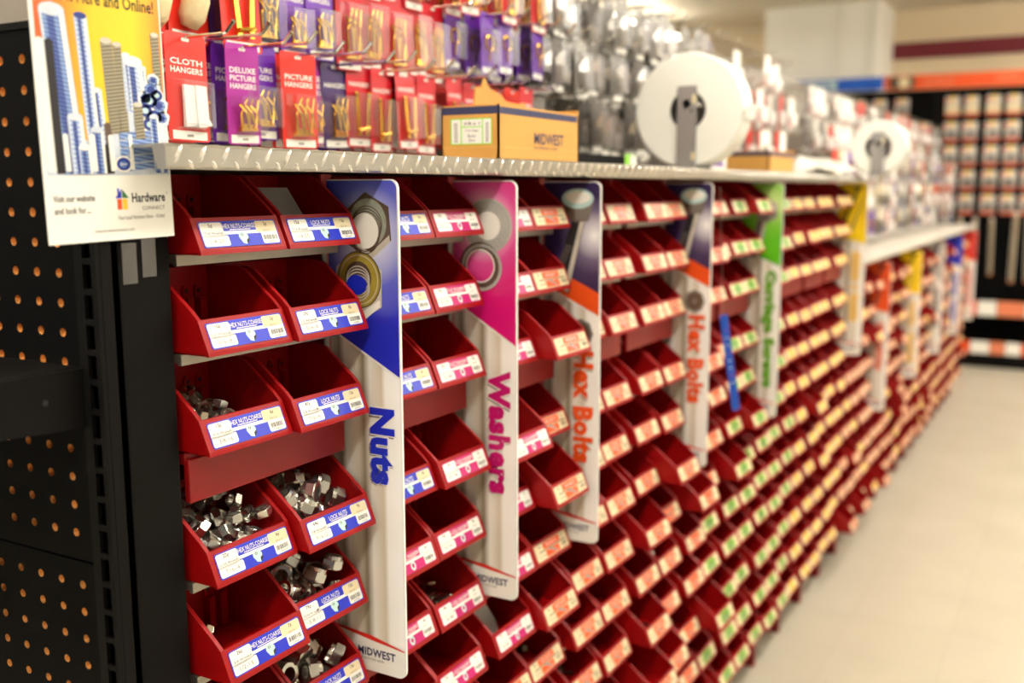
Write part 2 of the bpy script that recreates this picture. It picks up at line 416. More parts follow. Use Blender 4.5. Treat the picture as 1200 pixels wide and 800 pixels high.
PULL = {(0,4):(.012,0),(0,1):(.002,0),(1,0):(0,0),(1,3):(.013,0),(1,2):(.007,0),(4,3):(.03,0),(4,2):(.004,0),(5,2):(.035,0),(5,6):(.02,0),(8,6):(.022,0),(3,3):(.01,0),(11,9):(.04,0),(7,10):(.05,0),(13,5):(.03,0)}
bins = []
for c in range(2*(NHI+NLO)):
    for r in range(0 if c < 2*NHI else 3, 12):
        dx = PULL.get((c, r), (None,))[0]
        if dx is None:
            q = random.random(); dx = random.uniform(-.006,.006) if q < .9 else random.uniform(.015,.045)
            if c < 5: dx *= .5
        P = Vector((XF+dx, col_y(c), Z(ROWS[r])))
        v = P+Vector((0,.06,.03))-Vector((0,0,H)); dep = v.dot(fw); px = 600+1195*v.dot(rt)/dep; py = 400-1195*v.dot(up)/dep
        inside = -40 < px < 1240 and py < 850
        bins.append((-(1/dep if inside else 0), c, r, P))
bins.sort(key=lambda q: q[0])
rest = MB(); BINLOC = {}
LM = bin_mesh(False); lowres_body = [v.co.copy() for v in LM.vertices]; lowres_f = [tuple(p.vertices) for p in LM.polygons]
for i, (key, c, r, P) in enumerate(bins):
    st = bin_style(c, r); BINLOC[c, r] = P
    if i < 300:
        u = c//2
        prev = [s for s in SIGNU if s[0] <= u]
        where = (f'{ORD[c-2*prev[-1][0]]} column past the {prev[-1][1]}' if prev else ('column beside the black upright' if c == 0 else 'column before the blue Nuts sign'))
        rowtxt = ORD[r] if c < 2*NHI else ORD[r-3]
        t = thing('parts_bin', f'red bin, {st} label, {rowtxt} row down, {where}', 'bin', P, 'red hopper bins in the racks')
        t.rotation_euler.z = random.uniform(-.012,.012) if c > 4 else 0
        link('bin_body', BODY, t)
        if c < 2 and r < 6:
            p = NUTROW[c][r]; me = label_mesh(st, title_of(c,r,st), p[0], p[1], p[2], p[3])
        elif c < 8:
            v = (c*5+r) % 6; me = label_mesh(st, title_of(c,r,st), ('9¢','14¢','18¢','27¢','35¢','42¢')[v], ('3¢','4¢','6¢','8¢','9¢','12¢')[v], ('1/4','5/16','3/8','7/16','1/2','5/8')[v], '')
        else: me = label_mesh(st, title_of(c,r,st) if c < 10 else '', hi=False)
        lo = link('label_card', me, t)
        if c < 8:
            for yy in (.081, .098): po = link('hanger_post', POST, t); po.location = (-.1172,yy,.003)
    else:
        rest.add([P+q for q in lowres_body], lowres_f, 'red_plastic')
        f0 = label_frame(); f = lambda a, q, k=0.0: f0(a+.0065, q, k)+P
        ink, wh, cr = PAL[st]
        rest.prism(f, rrect(0,0,.1035,.0262,0), 0, .0003, wh); rest.rect(f, .028,.001,.076,.0252,.0005,ink); rest.rect(f, .004,.0122,.100,.0146,.0005,ink)
far = stuff(rest.build('parts_bins')); tag(far, 'remaining red bins with small labels filling the far and lowest shelves', 'bins')

# ================================================================== signs standing out between the bins
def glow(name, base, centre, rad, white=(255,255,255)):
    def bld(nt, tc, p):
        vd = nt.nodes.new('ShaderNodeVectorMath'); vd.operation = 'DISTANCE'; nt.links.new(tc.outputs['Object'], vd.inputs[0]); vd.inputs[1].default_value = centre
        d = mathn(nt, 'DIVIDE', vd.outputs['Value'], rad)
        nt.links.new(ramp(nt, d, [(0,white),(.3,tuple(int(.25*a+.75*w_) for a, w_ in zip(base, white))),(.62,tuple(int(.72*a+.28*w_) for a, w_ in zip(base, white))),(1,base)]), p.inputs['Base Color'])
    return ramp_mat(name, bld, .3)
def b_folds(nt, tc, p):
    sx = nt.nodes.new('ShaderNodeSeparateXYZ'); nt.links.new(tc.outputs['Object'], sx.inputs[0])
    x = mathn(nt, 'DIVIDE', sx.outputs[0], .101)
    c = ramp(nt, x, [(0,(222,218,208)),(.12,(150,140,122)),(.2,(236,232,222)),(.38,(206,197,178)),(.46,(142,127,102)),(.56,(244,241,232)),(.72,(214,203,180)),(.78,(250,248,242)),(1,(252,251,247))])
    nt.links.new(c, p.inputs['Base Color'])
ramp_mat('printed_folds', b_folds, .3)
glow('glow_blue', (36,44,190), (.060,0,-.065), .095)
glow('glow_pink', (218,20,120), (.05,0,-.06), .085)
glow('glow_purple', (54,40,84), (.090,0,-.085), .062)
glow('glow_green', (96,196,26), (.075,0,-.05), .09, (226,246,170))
SW, SH = .101, .591
def sign(c_unit, label, field, word, ink, art, ztop=.010, stripe=None, fieldlen=(.176,.226), wordspan=None, capw=.034, bold=.055, sp=1.1):
    y = .931+PITCH*(c_unit-1)
    t = thing('category_sign', label, 'sign', (-.777, y, Z(ztop)), 'hanging category signs between the bins')
    f = FY((0,0,0)); e = .0002
    b = MB(); b.prism(f, rrect(0,-SH,SW,0,.011,5,(0,1,1,0)), -.003, 0, 'white_plastic')
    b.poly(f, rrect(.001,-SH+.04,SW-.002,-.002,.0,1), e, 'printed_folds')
    b.build('panel', t)
    fl, frt = fieldlen
    b = MB(); b.poly(f, [(.0005,-fl-.003),(SW-.0015,-frt-.003)]+rrect(.0005,-.1,SW-.0015,-.0015,.0095,5,(0,0,1,0))[2:], 2*e, 'white_paper')
    top = rrect(.0005,-.1,SW-.0015,-.0015,.0095,5,(0,0,1,0))[2:]
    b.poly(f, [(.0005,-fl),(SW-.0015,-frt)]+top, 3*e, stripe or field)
    if stripe: b.poly(f, [(.0005,-fl+.036),(SW-.0015,-frt+.036)]+top, 4*e, field)
    b.build('colour_field', t)
    b = MB(); art(b, f, 5*e); b.build('picture', t)
    z0, z1 = wordspan or (-.25,-.36)
    tf = frame((0,0,0), (0,0,-1), (1,0,0))
    b = MB(); L = abs(z1-z0); a = abs(z0+z1)/2
    ff = lambda p, q, k=0.0: Vector((q, -k, -p))
    if isinstance(word, tuple): b.blocks(ff, word[0], a, .0735, L, capw, 6*e, ink, word[1])
    else:
        b.text(ff, word, a+.002, .0735-.002, L, capw, 5*e, 'grey_ink', bold+.02, True, sp); b.text(ff, word, a, .0735, L+.003, capw+.003, 6*e, 'white_paper', bold+.035, True, sp); b.text(ff, word, a, .0735, L, capw, 8*e, ink, bold, True, sp)
    b.build('lettering', t)
    b = MB(); b.poly(f, [(.001,-SH+.050),(.05,-SH+.044),(SW-.0015,-SH+.036),(SW-.0015,-SH+.004),(.001,-SH+.004)][::-1], 3*e, 'white_paper')
    b.poly(f, [(.001,-SH+.050),(.001,-SH+.047),(.05,-SH+.040),(SW-.0015,-SH+.0345),(SW-.0015,-SH+.036),(.05,-SH+.046)], 4*e, 'red_print')
    b.text(f, 'MIDWEST', .058, -SH+.0245, .056, .0105, 5*e, 'navy_ink', .03); b.text(f, 'FASTENER', .052, -SH+.0155, .034, .0028, 5*e, 'grey_ink')
    b.build('maker_logo', t)
    b = MB(); b.box((-.006,-.004,-SH+.02), (.004,-.0032,-.012), 'clear_plastic'); b.box((-.006,.003,-SH+.02), (.004,.0038,-.012), 'clear_plastic'); b.box((-.0075,-.004,-SH+.02), (-.0055,.0038,-.012), 'grey_plastic'); b.build('holder', t)
    return t
hexpts = lambda ca, cb, r, n=6, rot=0, sy=1: [(ca+r*math.cos(rot+2*math.pi*i/n), cb+r*sy*math.sin(rot+2*math.pi*i/n)) for i in range(n)]
mat('nut_brown', (92,72,58), .35, var=.3, scale=60); mat('nut_olive', (168,150,60), .35, var=.25, scale=50); mat('thread_grey', (150,156,140), .35, var=.35, scale=150); mat('silver_print', (206,200,186), .35, var=.25, scale=30); mat('washer_grey', (176,176,168), .45, var=.2, scale=300)
def art_nuts(b, f, e):
    d = .00015
    b.poly(f, hexpts(.059,-.052,.036,6,R(35),1.05), e, 'nut_brown'); b.poly(f, [(.040,-.074),(.062,-.091),(.090,-.070),(.089,-.062),(.063,-.082)], e+d, 'silver_print')
    b.disc(f, .059,-.049,.0265,e+d*1.5,'thread_grey',24,1.05)
    for i in range(5): b.ring(f, .058-.001*i,-.051-.003*i,.0205,.0217,e+d*2+i*d*.3,'nut_brown',24,1.0)
    b.disc(f, .055,-.058,.0195,e+d*5,'white_paper',24,1.05)
    b.poly(f, hexpts(.044,-.122,.038,6,R(28),1.1), e, 'silver_print'); b.poly(f, [(.014,-.140),(.044,-.166),(.074,-.144),(.074,-.136),(.044,-.154)], e+d, 'white_paper'); b.poly(f, [(.012,-.112),(.020,-.135),(.016,-.138),(.010,-.120)], e+d, 'nut_brown')
    b.disc(f, .045,-.114,.0315,e+d*2,'nut_brown',26,1.05); b.disc(f, .045,-.114,.0300,e+d*3,'nut_olive',26,1.05); b.ring(f, .045,-.114,.0265,.0275,e+d*4,'silver_print',26,1.05)
    b.disc(f, .044,-.112,.019,e+d*5,'nut_brown',22,1.02)
    for i in range(4): b.ring(f, .044,-.113-.0035*i,.0155,.017,e+d*(6+i*.4),'silver_print',22,.9)
    b.disc(f, .042,-.120,.0145,e+d*9,'blue_print',20,.8)
def art_wash(b, f, e):
    d = .00015
    b.ring(f, .056,-.061,.018,.038,e,'washer_grey',30,.97); b.ring(f, .056,-.061,.018,.020,e+d,'white_paper',30,.97); b.ring(f, .056,-.061,.0368,.0382,e+d,'silver_print',30,.97); b.disc(f, .056,-.061,.018,e+d,'white_paper',24,.97)
    b.ring(f, .044,-.116,.0215,.033,e+2*d,'nut_brown',28,1.0); b.ring(f, .044,-.116,.0215,.0235,e+3*d,'white_paper',28,1.0); b.ring(f, .046,-.118,.028,.0325,e+3*d,'washer_grey',28,1.0)
def art_hex(b, f, e):
    d = .00015
    b.poly(f, [(.032,-.030),(.036,-.052),(.056,-.066),(.080,-.062),(.088,-.034)][::-1], e, 'nut_brown'); b.poly(f, [(.056,-.042),(.056,-.066),(.080,-.062),(.088,-.034)], e+d, 'grey_ink')
    b.disc(f, .061,-.027,.028,e+2*d,'pale_blue',22,.56); b.disc(f, .062,-.025,.022,e+3*d,'white_paper',22,.45)
    b.poly(f, [(.050,-.064),(.074,-.062),(.046,-.178),(.016,-.164)][::-1], e+d, 'black_ink'); b.poly(f, [(.065,-.063),(.073,-.063),(.045,-.176),(.037,-.173)], e+2*d, 'silver_print')
    for i in range(12): b.poly(f, [(.040-.0025*i,-.100-.005*i),(.052-.0025*i,-.103-.005*i),(.052-.0025*i,-.105-.005*i),(.040-.0025*i,-.102-.005*i)], e+3*d, 'grey_ink')
    b.poly(f, hexpts(.068,-.242,.022,8,0,1.1), e, 'grey_ink'); b.disc(f, .068,-.242,.0165,e+d,'nut_brown',16,1.05); b.disc(f, .068,-.242,.006,e+2*d,'grey_ink',10)
def art_carriage(b, f, e):
    d = .00015
    b.poly(f, [(.030,-.055),(.036,-.085),(.058,-.098),(.086,-.085),(.088,-.065),(.070,-.042),(.045,-.038)], e, 'grey_plastic'); b.disc(f, .064,-.058,.025,e+d,'silver_print',20,.62)
    b.poly(f, [(.038,-.090),(.060,-.096),(.045,-.190),(.015,-.180)], e+d, 'grey_ink'); b.poly(f, [(.052,-.094),(.060,-.096),(.045,-.190),(.036,-.187)], e+2*d, 'silver_print')
def art_screw(b, f, e):
    d = .00015
    b.poly(f, [(.050,-.010),(.085,-.014),(.070,-.026),(.020,-.160),(.012,-.150),(.060,-.026)][::-1], e, 'black_ink'); b.poly(f, [(.085,-.055),(.090,-.045),(.050,-.175),(.044,-.17)], e+d, 'grey_ink')
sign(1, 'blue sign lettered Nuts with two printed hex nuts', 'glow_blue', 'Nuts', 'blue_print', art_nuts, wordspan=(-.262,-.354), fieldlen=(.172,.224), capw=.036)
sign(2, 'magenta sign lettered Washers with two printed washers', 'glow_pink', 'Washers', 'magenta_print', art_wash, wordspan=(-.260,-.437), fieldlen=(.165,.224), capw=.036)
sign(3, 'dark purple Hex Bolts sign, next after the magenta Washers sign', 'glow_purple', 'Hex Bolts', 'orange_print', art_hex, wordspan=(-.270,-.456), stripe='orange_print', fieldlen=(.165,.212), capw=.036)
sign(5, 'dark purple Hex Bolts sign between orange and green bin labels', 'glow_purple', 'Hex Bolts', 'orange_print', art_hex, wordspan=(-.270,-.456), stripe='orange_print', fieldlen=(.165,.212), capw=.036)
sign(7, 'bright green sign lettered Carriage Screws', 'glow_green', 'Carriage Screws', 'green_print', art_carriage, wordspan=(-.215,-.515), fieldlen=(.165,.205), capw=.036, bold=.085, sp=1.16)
mat('sign_yellow', (250,214,16), .35, var=.03); mat('sign_grey', (190,188,182), .4, var=.1, scale=12)
sign(11, 'tall yellow sign with black screws at the ledge end', 'sign_yellow', (17, (7, 9)), 'yellow_print', art_screw, ztop=.016, wordspan=(-.235,-.475), fieldlen=(.185,.205), capw=.038, bold=.085, sp=1.16)
sign(13, 'low orange sign, first beyond the tall yellow sign', 'orange_print', (9, ()), 'orange_print', art_screw, ztop=-.285, wordspan=(-.24,-.43), fieldlen=(.18,.20))
sign(16, 'low yellow sign on the low rack past the orange sign', 'sign_yellow', (12, (5,)), 'yellow_print', art_screw, ztop=-.285, wordspan=(-.235,-.52), fieldlen=(.18,.20))
sign(19, 'pale grey sign on the low rack past the low yellow sign', 'sign_grey', (8, ()), 'grey_ink', art_screw, ztop=-.285, wordspan=(-.24,-.45), fieldlen=(.18,.20))
sign(22, 'low blue sign on the low rack past the grey sign', 'blue_print', (13, (6,)), 'blue_print', art_screw, ztop=-.285, wordspan=(-.22,-.52), fieldlen=(.15,.18))
sign(25, 'red sign at the far end of the low rack', 'red_print', (8, ()), 'crimson_print', art_screw, ztop=-.285, wordspan=(-.24,-.50), fieldlen=(.18,.20))

# ================================================================== diamond plate ledges
def ledge(y0, y1, z, label, tread=True, top='plate_steel'):
    t = thing('steel_ledge', label, 'shelf', (0, y0, Z(z)))
    L = y1-y0; b = MB(); fr = frame((0,0,0), (1,0,0), (0,0,1))
    pr = [(-1.10,-.003),(-.705,-.003),(-.700,-.0215),(-.6905,-.0215),(-.6885,-.019),(-.6885,-.0025),(-.691,0),(-1.10,0)]
    b.prism(fr, pr, -L, 0, top); b.build('plate', t)
    if tread:
        b = MB(); f = FX((-.6885,0,0)); p = .0275; n = int(L/p)
        def loz(ca, cb, ang, ln, wd, fz):
            ca_, sa = math.cos(R(ang)), math.sin(R(ang))
            pts = [(ln,0),(ln*.45,wd),(-ln*.45,wd),(-ln,0),(-ln*.45,-wd),(ln*.45,-wd)]
            base = [fz(ca+x*ca_-y*sa, cb+x*sa+y*ca_, 0) for x, y in pts]; tp = [fz(ca+x*.6*ca_-y*.4*sa, cb+x*.6*sa+y*.4*ca_, .0011) for x, y in pts]
            b.add(base+tp, [tuple(range(6,12))]+[(i,(i+1)%6,6+(i+1)%6,6+i) for i in range(6)], 'tread_steel')
        for i in range(n):
            a = (i+.5)*p; loz(a, -.0088, 57, .0098, .0026, f); loz(a+p*.5, -.0172, -52, .0050, .0021, f)
        g = frame((0,0,0), (0,1,0), (-1,0,0))
        for i in range(n): 
            for k in range(2): loz((i+.5+.5*k)*p, .704+.014*k, 45 if k else -45, .009, .0022, g)
        b.build('raised_tread', t)
    return t
YE = U0+PITCH*NHI-.012
ledge(.617, 2.02, .038, 'diamond plate ledge over the nut, washer and bolt bins')
ledge(2.022, YE, .038, 'diamond plate ledge continuing past the white bag roll')
mat('pale_ledge', (206,200,188), .4, var=.04)
ledge(YE+.004, U0+PITCH*(NHI+NLO), -.245, 'pale low ledge over the far low rack', False, 'pale_ledge')

# ================================================================== black end frame, pegboard, poster
def peg_panel(name, x0, x1, z0, z1, y, t, dx, dz, ox, oz):
    """board facing -Y with real round holes; returns the board mesh and the brown hole linings"""
    b = MB(); hb = MB(); f = FY((0, y, 0)); r = .0041; n = 8
    nx = int((x1-x0)/dx); nz = int((z1-z0)/dz)
    ex0, ez0 = x1-ox-(nx-.5)*dx, oz+dz*.5
    zc = [oz-j*dz for j in range(nz)]; xc = [x1-ox-i*dx for i in range(nx)]
    xe = [xc[-1]-dx/2]; ze = [zc[-1]-dz/2]
    for x in xc:
        for z in zc:
            vs = [f(x+r*math.cos(2*math.pi*(k+.5)/n), z+r*math.sin(2*math.pi*(k+.5)/n)) for k in range(n)]
            sq = []
            for k in range(n):
                a = 2*math.pi*(k+.5)/n; cx_, cz_ = math.cos(a), math.sin(a); q = max(abs(cx_), abs(cz_)); sq.append(f(x+cx_/q*dx/2, z+cz_/q*dz/2))
            co = [f(x+sx*dx/2, z+sz*dz/2) for sx, sz in ((1,1),(-1,1),(-1,-1),(1,-1))]
            fs = [(k, 8+k, 8+(k+1)%8, (k+1)%8) for k in range(8)] + [(8+0,16,8+1),(8+2,17,8+3),(8+4,18,8+5),(8+6,19,8+7)]
            b.add(vs+sq+co, [tuple(reversed(q)) for q in fs], 'black_board')
            back = [v+Vector((0,.0045,0)) for v in vs]
            hb.add(vs+back, [(k,(k+1)%8,8+(k+1)%8,8+k) for k in range(8)]+[tuple(range(8,16))], 'brown_board')
    top = zc[0]+dz/2; bot = zc[-1]-dz/2; lft = xc[-1]-dx/2; rgt = xc[0]+dx/2
    for a0, b0, a1, b1 in ((lft-.02,top,x1,z1),(lft-.02,z0,x1,bot),(rgt,bot,x1,top),(lft-.02,bot,lft,top)):
        if a1 > a0 and b1 > b0: b.poly(f, rrect(a0,b0,a1,b1,0), 0, 'black_board')
    b.poly(f, rrect(lft-.02,z0,x1,z1,0), -.006, 'black_board')
    b.poly(frame((0,y,z1),(1,0,0),(0,1,0)), [(lft-.02,0),(x1,0),(x1,.006),(lft-.02,.006)], 0, 'black_board')
    a = b.build('board', t); h = hb.build('hole_linings', a); stuff(h)
t = thing('pegboard_gondola', 'black pegboard end panel with rows of brown-rimmed holes', 'pegboard', (0,0,0))
PY = .58
peg_panel('p', -1.75, -.762, Z(-.335), Z(.136), PY, t, .030, .0263, .026, Z(.111))
peg_panel('p', -1.75, -.762, Z(-1.25), Z(-.339), PY+.003, t, .030, .0263, .026, Z(-.361))
b = MB(); b.box((-1.75,PY-.002,Z(.136)), (-.77,PY+.02,Z(.142)), 'black_steel'); b.build('top_cap', t)
b = MB(); b.box((-1.75,PY-.4,0), (-.77,PY+.02,Z(-1.26)), 'black_steel'); b.build('base', t, bevel=.003)
t = thing('slotted_upright', 'black slotted steel upright beside the first red bins', 'upright', (0,0,0))
b = MB()                                    # slotted face toward -Y: two strips and a rung every inch
b.box((-.762,PY-.004,0), (-.7515,PY+.0,Z(.30)), 'black_steel'); b.box((-.7405,PY-.004,0), (-.734,PY+.0,Z(.30)), 'black_steel')
zz = Z(-1.3)
while zz < Z(.29): b.box((-.7515,PY-.0038,zz), (-.7405,PY-.0005,zz+.0052), 'black_steel'); zz += .0263
b.box((-.762,PY+.012,0), (-.734,PY+.02,Z(.30)), 'black_board')
b.build('slot_channel', t)
b = MB(); b.prism(frame((0,0,0),(1,0,0),(0,1,0)), [(-.752,.612),(-.752,.673),(-.784,.673),(-.784,.602),(-.757,.602)], 0, Z(.30), 'black_steel'); b.build('side_cover', t, bevel=.002)
b = MB(); b.box((-.742,PY,0), (-.734,.600,Z(.30)), 'black_steel'); b.build('channel_side', t, bevel=.001)
b = MB(); f = FX((-.752,0,0)); b.rect(f, .618,Z(-.085),.634,Z(-.048),.0004,'cloudy_plastic'); b.rect(f, .640,Z(-.080),.656,Z(-.045),.0004,'cloudy_plastic'); b.build('tape_scraps', t)
# empty shelf on the end panel
t = thing('empty_shelf', 'empty black steel shelf hooked on the pegboard end panel', 'shelf', (0,0,0))
b = MB(); b.box((-1.7,.10,Z(-.160)), (-.762,PY-.006,Z(-.153)), 'black_steel'); b.build('shelf_top', t, bevel=.001)
b = MB(); b.prism(frame((-.756,0,0),(0,1,0),(0,0,1)), [(.10,Z(-.175)),(PY-.006,Z(-.207)),(PY-.006,Z(-.154)),(.10,Z(-.152))], -.003, 0, 'black_steel')
b.disc(FX((-.7559,0,0)), .535, Z(-.178), .0028, .0002, 'black_ink', 10); b.build('side_bracket', t)
b = MB(); b.box((-1.7,.095,Z(-.19)), (-.756,.10,Z(-.152)), 'black_steel'); b.build('front_lip', t)
# poster
def b_poster(nt, tc, p):
    sx = nt.nodes.new('ShaderNodeSeparateXYZ'); nt.links.new(tc.outputs['Object'], sx.inputs[0])
    x = mathn(nt, 'DIVIDE', sx.outputs[1], .133); z = mathn(nt, 'MULTIPLY', sx.outputs[2], 2.0)
    nt.links.new(ramp(nt, mathn(nt, 'ADD', x, mathn(nt, 'MULTIPLY', z, -.15)), [(0,(226,96,44)),(.18,(238,140,40)),(.4,(244,196,36)),(.7,(246,206,40)),(.9,(240,150,40)),(1,(232,96,50))]), p.inputs['Base Color'])
ramp_mat('poster_yellow', b_poster, .3)
def thread_mat(name, ca, cb, freq, ang):
    def bld(nt, tc, p):
        sx = nt.nodes.new('ShaderNodeSeparateXYZ'); nt.links.new(tc.outputs['Object'], sx.inputs[0])
        v = mathn(nt, 'ADD', mathn(nt, 'MULTIPLY', sx.outputs[2], freq), mathn(nt, 'MULTIPLY', sx.outputs[1], freq*ang))
        s_ = mathn(nt, 'FRACT', v)
        nt.links.new(ramp(nt, s_, [(0,ca),(.45,cb),(.55,cb),(1,ca)]), p.inputs['Base Color'])
    return ramp_mat(name, bld, .3)
thread_mat('thread_dark', (26,36,96), (84,108,180), 300, .15); thread_mat('thread_blue', (60,80,160), (150,180,220), 300, .15); thread_mat('thread_steel', (84,78,62), (170,160,134), 330, -.15); thread_mat('thread_pale', (120,150,210), (214,226,240), 260, .2)
t = thing('hanging_poster', 'bolt-picture poster with yellow top taped to black upright', 'poster', (-.7315, .5310, Z(-.0453)))
PWd, PHt = .1325, .225
t.rotation_euler.x = R(1.2); t.scale = (1,.977,.977)
f = FX((0,0,0)); e = .00012
b = MB(); b.prism(f, rrect(0,0,PWd,PHt,0), 0, .0006, 'white_paper'); b.build('sheet', t)
b = MB(); e0 = .0006+e
b.rect(f, .0035,.0565,PWd-.0015,PHt-.002,e0,'poster_yellow')
b.build('printed_background', t)
b = MB(); e1 = e0+e
def rod(a0, b0, a1, b1, w, m, k=0, hl=True, head=None):
    d = Vector((a1-a0, b1-b0)); d.normalize(); n = Vector((-d.y, d.x))*w/2; A, B_ = Vector((a0,b0)), Vector((a1,b1))
    b.poly(f, [tuple(A+n), tuple(A-n), tuple(B_-n), tuple(B_+d*w*.25), tuple(B_+n)], e1+k*e, m)
    if hl:
        b.poly(f, [tuple(A-n*.55), tuple(A-n*.95), tuple(B_-n*.95), tuple(B_-n*.55)], e1+(k+.5)*e, 'white_paper')
        b.poly(f, [tuple(A+n*.45), tuple(A-n*.12), tuple(B_-n*.12), tuple(B_+n*.45)], e1+(k+.5)*e, 'thread_dark')
        b.poly(f, [tuple(A+n*1.0), tuple(A+n*.8), tuple(B_+n*.8), tuple(B_+n*1.0)], e1+(k+.5)*e, 'pale_metal')
    if head: b.disc(f, B_.x, B_.y, w*.5, e1+(k+.7)*e, head, 14, .45)
mat('nut_blue', (44,62,140), .3, var=.3, scale=120); mat('pale_metal', (206,214,226), .3, var=.25, scale=90)
b.poly(f, [(.0035,.0565),(.131,.0565),(.131,.112),(.118,.118),(.10,.112),(.085,.118),(.07,.09),(.045,.085),(.02,.11),(.0035,.135)], e1-.5*e, 'pale_metal')
rod(.010,.060,.0065,.165,.009,'white_paper',0,False)
rod(.030,.058,.020,.190,.024,'thread_blue',1,True,'pale_metal')
rod(.017,.058,.015,.165,.008,'black_ink',2,False)
rod(.053,.058,.047,.188,.013,'thread_pale',1,True,'nut_blue')
rod(.075,.092,.071,.170,.012,'thread_steel',1,False,'silver_print'); rod(.085,.090,.082,.168,.009,'thread_steel',1,False,'silver_print')
rod(.100,.110,.098,.155,.020,'thread_pale',1,True,'white_paper')
rod(.125,.100,.124,.180,.009,'thread_steel',2,False,'silver_print')
for a, q, r in ((.113,.122,.011),(.108,.113,.009),(.118,.108,.010),(.122,.127,.008),(.112,.101,.009)): b.disc(f, a,q,r,e1+3*e,'white_paper',16,.8); b.ring(f, a,q,r*.4,r*.85,e1+3.5*e,'nut_blue',16,.7); b.disc(f, a,q,r*.4,e1+3.5*e,'pale_blue',12,.7)
rod(.101,.088,.100,.118,.010,'thread_steel',4,False,'silver_print')
rod(.062,.060,.058,.128,.010,'thread_pale',.6,True,'pale_metal'); rod(.068,.070,.066,.100,.007,'nut_brown',1.5,False); rod(.092,.112,.091,.160,.009,'thread_pale',.6,True,'white_paper'); rod(.106,.110,.107,.150,.010,'thread_blue',.7,True,'white_paper')
for a, q, r in ((.116,.132,.0105),(.124,.118,.010),(.119,.140,.007),(.109,.124,.008),(.126,.107,.009)): b.poly(f, hexpts(a,q,r*1.12,6,.3,.85), e1+3*e, 'pale_metal'); b.disc(f, a,q,r,e1+3.2*e,'white_paper',16,.78); b.ring(f, a,q,r*.45,r*.75,e1+3.5*e,'thread_blue',16,.7); b.disc(f, a,q,r*.45,e1+3.5*e,'nut_blue',12,.7)
for a, q, w_ in ((.050,.060,.006),(.069,.060,.005),(.024,.060,.005),(.090,.061,.004)): rod(a,q,a-.001,q+.03,w_,'white_paper',6,False)
for q in (.062,.069,.076,.083,.090): rod(.078,q,.122,q+.004,.0055,'thread_blue',3.5,False)
rod(.036,.058,.034,.105,.015,'thread_pale',5,True,'pale_metal'); rod(.042,.058,.041,.080,.012,'thread_blue',6,True,'white_paper'); rod(.056,.058,.055,.095,.013,'thread_blue',5,True,'pale_metal'); rod(.066,.058,.065,.082,.008,'black_ink',5,False)
b.ring(f, .080,.066,.004,.0095,e1+6*e,'nut_blue',18,.75); b.ring(f, .080,.066,.0075,.0095,e1+6.5*e,'white_paper',18,.75)
rod(.119,.058,.117,.108,.010,'thread_blue',6,True,'pale_metal'); rod(.127,.058,.127,.075,.008,'thread_blue',7,True,'pale_metal')
b.build('printed_bolts', t)
b = MB(); e2 = .0006+e
b.text(f, 'Visit our website', .0275,.0375,.041,.0056,e2,'black_ink',.02); b.text(f, 'and look for....', .0255,.0275,.036,.0056,e2,'black_ink',.02)
b.build('website_note', t); b = MB()
hx, hz = .0705, .0265
b.poly(f, [(hx-.0015,hz+.010),(hx+.0053,hz+.010),(hx+.0053,hz+.018)], e2, 'blue_print'); b.rect(f, hx+.001,hz+.012,hx+.003,hz+.0185,e2,'blue_print')
b.poly(f, [(hx+.0060,hz+.010),(hx+.0130,hz+.010),(hx+.0060,hz+.018)], e2, 'house_green') if False else None
mat('house_green', (40,110,52), .4, var=0)
b.poly(f, [(hx+.0060,hz+.010),(hx+.0130,hz+.010),(hx+.0060,hz+.018)], e2, 'house_green')
b.rect(f, hx+.0003,hz,hx+.0053,hz+.0094,e2,'orange_print'); b.rect(f, hx+.0060,hz,hx+.0112,hz+.0094,e2,'yellow_print')
b.text(f, 'Hardware', .1055,.0365,.0375,.0085,e2,'black_ink',.03); b.text(f, 'CONNECT', .1105,.0270,.026,.0032,e2,'grey_ink',.01); b.text(f, '™', .1265,.0400,.002,.0012,e2,'grey_ink')
b.build('shop_logo', t); b = MB(); b.text(f, 'Your Local Hardware Store – Online!', .0965,.0195,.052,.0036,e2,'black_ink',.0); b.text(f, 'www.hardwareconnect.com', .066,.0090,.042,.0030,e2,'grey_ink',.0)
b.build('web_address', t); b = MB(); b.text(f, 'Find it Here and Online!', .069,.2035,.112,.0112,e1+e,'black_ink',.015)
b.build('headline', t)

# ================================================================== hook wall above the ledges
PX = -1.10
b = MB(); b.box((PX-.02,.66,Z(-.3)), (PX,7.45,Z(.425)), 'pegboard_grey'); tag(b.build('hook_panel'), 'long grey hook panel behind the hanging packages', 'panel')
def hook_parts(L):
    b = MB(); b.tube([(0,0,0),(L-.016,0,0),(L-.012,0,.0015),(L,0,.0125)], .0023, 'chrome', 6); b.tube([(L-.0015,0,.011),(L+.0008,0,.0132)], [.0028,.0028], 'chrome', 6)
    rod_ = b.mesh('rod', 0)
    b = MB(); b.box((0,-.012,-.009), (.003,.012,.012), 'chrome'); pl = b.mesh('back_plate', .0008)
    return rod_, pl
HOOKS = {}
def add_hook(y, z, L, label, group):
    if L not in HOOKS: HOOKS[L] = hook_parts(L)
    t = thing('peg_hook', label, 'hook', (PX, y, Z(z)), group); link('rod', HOOKS[L][0], t); link('back_plate', HOOKS[L][1], t)
    return PX+L
